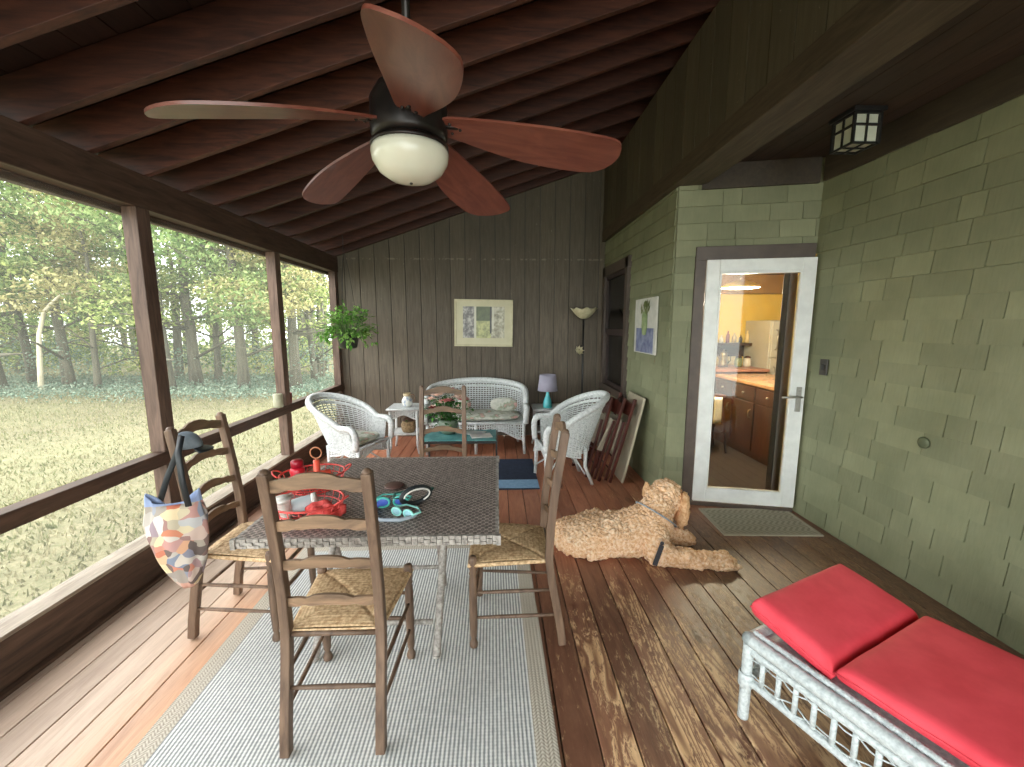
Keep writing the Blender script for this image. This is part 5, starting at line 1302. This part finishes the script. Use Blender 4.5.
# goggles, snorkel heap
teal = simple('teal_rubber', (70, 186, 176), (110, 214, 204), 14, rough=.4); blu = simple('blue_plastic', (66, 92, 190), (92, 118, 210), 8, rough=.35); blk = simple('black_rubber', (26, 30, 34), (40, 46, 48), 10, rough=.45); dgr = simple('dark_teal_rubber', (16, 74, 66), (26, 96, 84), 10, rough=.45)
def goggles(loc, rz_, m1, m2, label, k=1.0):
    t = empty('swim_goggles', loc, label, 'goggles', rz_, 'swim goggles heaped on the table')
    for s in (-1, 1):
        b = MB(); b.tube([(s*.034*k+.026*k*math.cos(a*math.pi/8), .0, .022*k+.019*k*math.sin(a*math.pi/8)) for a in range(16)], .005*k, 6, closed=True); b.build('eye_cup', m1, t)
        b = MB(); b.ball((s*.034*k, 0, .022*k), .024*k, .004, .017*k, 14); b.build('lens', m2, t)
    b = MB(); b.tube([(.06*k, 0, .022*k), (.075*k, .04*k, .02*k), (.03*k, .085*k, .015*k), (-.04*k, .085*k, .02*k), (-.08*k, .04*k, .015*k), (-.06*k, 0, .022*k)], .0045, 6); b.build('strap', m1, t)
    return t
goggles((-.48, 1.80, TZ+.001), R(10), teal, blu, 'teal framed swim goggles at the left of the heap on the table', 1.15)
goggles((-.41, 1.70, TZ+.001), R(-25), simple('pale_teal_rubber', (150, 220, 212), rough=.4), simple('pale_lens', (150, 196, 206), rough=.1), 'pale aqua swim goggles at the front of the heap on the table', .9)
m_ = empty('diving_mask', (-.375, 1.825, TZ+.006), 'black and dark green diving mask with a white rim in the heap on the table', 'diving mask', R(35))
b = MB(); b.tube([(.070*math.cos(a*math.pi/12), .0, .040+.036*math.sin(a*math.pi/12)) for a in range(24)], .011, 8, closed=True); b.build('mask_frame', blk, m_)
b = MB(); b.tube([(.062*math.cos(a*math.pi/12), -.014, .042+.030*math.sin(a*math.pi/12)) for a in range(-4, 13)], .004, 6); b.build('white_trim', whp, m_)
b = MB(); b.tube([(.07, .0, .04), (.10, .03, .04), (.08, .09, .03), (-.06, .10, .03), (-.09, .04, .035), (-.07, 0, .04)], .009, 6, rr=.35); b.build('strap', dgr, m_)
m_ = empty('snorkel', (-.44, 1.76, TZ+.001), 'blue and clear snorkel curled around the front of the heap', 'snorkel', R(0))
b = MB(); b.tube([(-.11, .02, .010), (-.10, -.06, .010), (-.05, -.105, .010), (.03, -.11, .010), (.08, -.075, .010), (.10, -.02, .012)], .0085, 8); b.build('tube', simple('pale_grey_tube', (150, 160, 172), (170, 180, 190), 10, rough=.15), m_)
b = MB(); b.tube([(-.11, .02, .012), (-.085, .05, .02), (-.05, .05, .028)], .013, 8); b.build('mouthpiece', blu, m_)
j = MB(); j.lathe([(.001, 0), (.045, 0), (.05, .006), (.046, .010), (.001, .008)], n=20); o = j.build('coaster', simple('brown_coaster', (92, 66, 60), (112, 84, 76), 9, rough=.4), loc=(-.53, 2.045, TZ+.0005)); tag(o, 'small brown round coaster behind the goggles on the table', 'coaster')

# ================================================================== TOTE BAG, CAP
tg = empty('tote_bag', (-1.475, 1.85, 0), 'colourful patchwork print tote bag hanging from the chair by the screens', 'bag', R(18))
fm = NT('patchwork_print'); v = fm.node('ShaderNodeTexVoronoi'); v.inputs['Scale'].default_value = 22; mp = fm.mapping((1, 1, 1)); ds = fm.node('ShaderNodeVectorMath', operation='ADD'); fm.link(mp, ds.inputs[0]); nz = fm.node('ShaderNodeTexNoise'); nz.inputs['Scale'].default_value = 7; fm.link(mp, nz.inputs['Vector']); sc_n = fm.node('ShaderNodeVectorMath', operation='SCALE'); sc_n.inputs[3].default_value = .12; fm.link(nz.outputs['Color'], sc_n.inputs[0]); fm.link(sc_n.outputs[0], ds.inputs[1]); fm.link(ds.outputs[0], v.inputs['Vector'])
sx_ = fm.sep(v.outputs['Color'])
c = fm.ramp(sx_[0], [(0, (196, 190, 180)), (.2, (190, 110, 84)), (.3, (216, 202, 164)), (.45, (150, 142, 136)), (.6, (214, 208, 198)), (.74, (120, 130, 148)), (.84, (184, 140, 132)), (.94, (104, 92, 88))], 'LINEAR')
xx, yy, zz = fm.sep(fm.co.outputs['Object']); c = fm.mix(fm.math('GREATER_THAN', zz, .745), c, (140, 156, 190)); fm.base(c); M['tote'] = fm.set(.7, 0, .3)
b = MB()
def tote(u, v):
    a = u*2*math.pi; z = .34+.43*v; wd = .022+.095*math.sin(min(1, v*1.25+.02)*math.pi/2)**.8-.018*max(0, v-.75)*4; dp = .022+.042*math.sin(math.pi*min(1, v*1.0+.05))
    if v > .9: dp *= .75
    w_ = 1+.06*math.sin(5*a+6*v)+.03*math.sin(9*a-3*v); lowx = .06*(1-v)
    return Vector((wd*math.cos(a)*w_+lowx*.4, dp*math.sin(a)*w_, z+.012*math.sin(3*a)*v+(.03*math.cos(2*a) if v > .95 else 0)))
b.grid(tote, 60, 26, cu=True); b.build('pouch', M['tote'], tg, solid=.003)
for s in (-1, 1):
    b = MB(); b.tube([(-.07, s*.045, .74), (-.03, s*.05, .86), (.03, s*.035+.0, .99), (.055, 0, 1.055), ] if s > 0 else [(.07, s*.045, .74), (.062, s*.06, .86), (.055, s*.05, .99), (.058, -.005, 1.055)], .014, 6, rr=.35); b.build('strap', blk, tg)
# cap over the post
cp = empty('cloth_cap', (-1.485, 1.975, .975), 'grey blue cap hung on the top of the chair by the screens', 'cap', R(20))
b = MB(); b.grid(lambda u, v: Vector((.075*math.sin(v*1.6)*math.cos(u*6.283), .060*math.sin(v*1.6)*math.sin(u*6.283), .085*math.cos(v*1.6)+.0)), 28, 8, cu=True); b.build('crown', simple('grey_blue_cloth', (112, 124, 134), (138, 150, 158), 20, rough=.85), cp, solid=.004)
b = MB(); b.grid(lambda u, v: Vector(((.07+.055*v)*math.cos(-.9+1.8*u), (.058+.05*v)*math.sin(-.9+1.8*u), -.004-.02*v)), 12, 4); b.build('brim', blk, cp, solid=.004); cp.scale = (.85, .85, .85)

# ================================================================== SMALL FIXTURES
ln = empty('ceiling_lantern', (2.155, 2.60, 2.60), 'black caged box lantern with frosted panes on the low ceiling', 'light fixture')
b = MB(); s_ = .078; 
for x in (-s_, s_):
    for y in (-s_, s_): b.box(x-.007, x+.007, y-.007, y+.007, .0, .17)
for z in (0, .10, .163):
    for q2 in ((-s_, s_, -s_-.006, -s_+.006), (-s_, s_, s_-.006, s_+.006), (-s_-.006, -s_+.006, -s_, s_), (s_-.006, s_+.006, -s_, s_)): b.box(*q2, z, z+.011)
for q2 in ((-.004, .004, -s_-.005, -s_+.005), (-.004, .004, s_-.005, s_+.005), (-s_-.005, -s_+.005, -.004, .004), (s_-.005, s_+.005, -.004, .004)): b.box(*q2, 0, .17)
b.box(-s_, s_, -.004, .004, 0, .008); b.box(-.004, .004, -s_, s_, 0, .008); b.build('cage', M['black'], ln)
b = MB(); b.box(-s_+.009, s_-.009, -s_+.009, s_-.009, .012, .165); b.build('frosted_panes', simple('frosted_glass', (196, 200, 178), (206, 210, 188), 6, rough=.5), ln)
b = MB(); b.box(-s_-.02, s_+.02, -s_-.02, s_+.02, .174, .199); b.build('ceiling_plate', M['black'], ln, bevel=.004)
b = MB(); b.box(-.012, 0, -.035, .035, -.06, .06); sw_ = b.build('switch_plate', simple('bronze_plate', (58, 54, 48), (68, 64, 58), 10, rough=.4), bevel=.003)
t = empty('outdoor_switch', (XR-.0175, 3.03, 1.235), 'dark outdoor switch box on the green shingles beside the door', 'switch'); sw_.parent = t
MB().box(-.02, -.0125, -.012, .012, -.022, .022).build('switch_paddle', M['black'], t, bevel=.002)
b = MB(); TMx = Matrix.Translation((XR-.017, 2.245, .875)) @ Matrix.Rotation(R(-90), 4, 'Y'); b.lathe([(.034, 0), (.032, .008), (.02, .012), (.001, .012)], n=24, M=TMx); tag(b.build('vent_plug', simple('dull_green_plug', (84, 90, 66), (96, 102, 76), 10, rough=.6)), 'round green painted plug on the shingles above the daybed', 'plug')
t = empty('pillar_candle', (XL-.035, 4.06, .7555), 'pale greenish candle block on the rail at the middle post', 'candle')
b = MB(); b.lathe([(.001, 0), (.042, 0), (.044, .01), (.044, .125), (.036, .132), (.001, .124)], n=24); b.build('candle_body', simple('pale_wax', (150, 148, 122), (166, 164, 138), 8, rough=.5), t)
MB().tube([(0, 0, .124), (.002, 0, .142)], .0015, 5).build('wick', M['black'], t)
t = empty('red_cup', (XL-.035, 4.27, .7555), 'dark red tumbler on the rail just past the middle post', 'cup')
b = MB(); b.lathe([(.001, 0), (.026, 0), (.034, .11), (.030, .11), (.024, .01), (.001, .01)], n=20); b.build('cup_body', simple('dark_red_plastic', (92, 22, 26), (110, 32, 34), 8, rough=.4), t)

# ================================================================== LIGHT
wd = bpy.data.worlds.new('world'); sc.world = wd; wd.use_nodes = True; nt = wd.node_tree; bg = nt.nodes['Background']
tc = nt.nodes.new('ShaderNodeTexCoord'); sp_ = nt.nodes.new('ShaderNodeSeparateXYZ'); nt.links.new(tc.outputs['Generated'], sp_.inputs[0])
rp = nt.nodes.new('ShaderNodeValToRGB'); nt.links.new(sp_.outputs[2], rp.inputs[0]); e = rp.color_ramp.elements; e[0].position = 0; e[0].color = (.80, .86, .84, 1); e[1].position = .7; e[1].color = (1, 1, 1, 1)
nt.links.new(rp.outputs[0], bg.inputs[0]); bg.inputs[1].default_value = WORLD_S if 'WORLD_S' in globals() else 2.4
sc.view_settings.view_transform = 'Standard'; sc.view_settings.look = 'None'; sc.view_settings.gamma = 1; sc.view_settings.use_curve_mapping = False
sc.view_settings.exposure = 1.6
sc.cycles.use_denoising = True; sc.cycles.max_bounces = 10; sc.cycles.diffuse_bounces = 6; sc.cycles.transparent_max_bounces = 12; sc.cycles.caustics_reflective = False; sc.cycles.caustics_refractive = False; sc.cycles.sample_clamp_indirect = 6
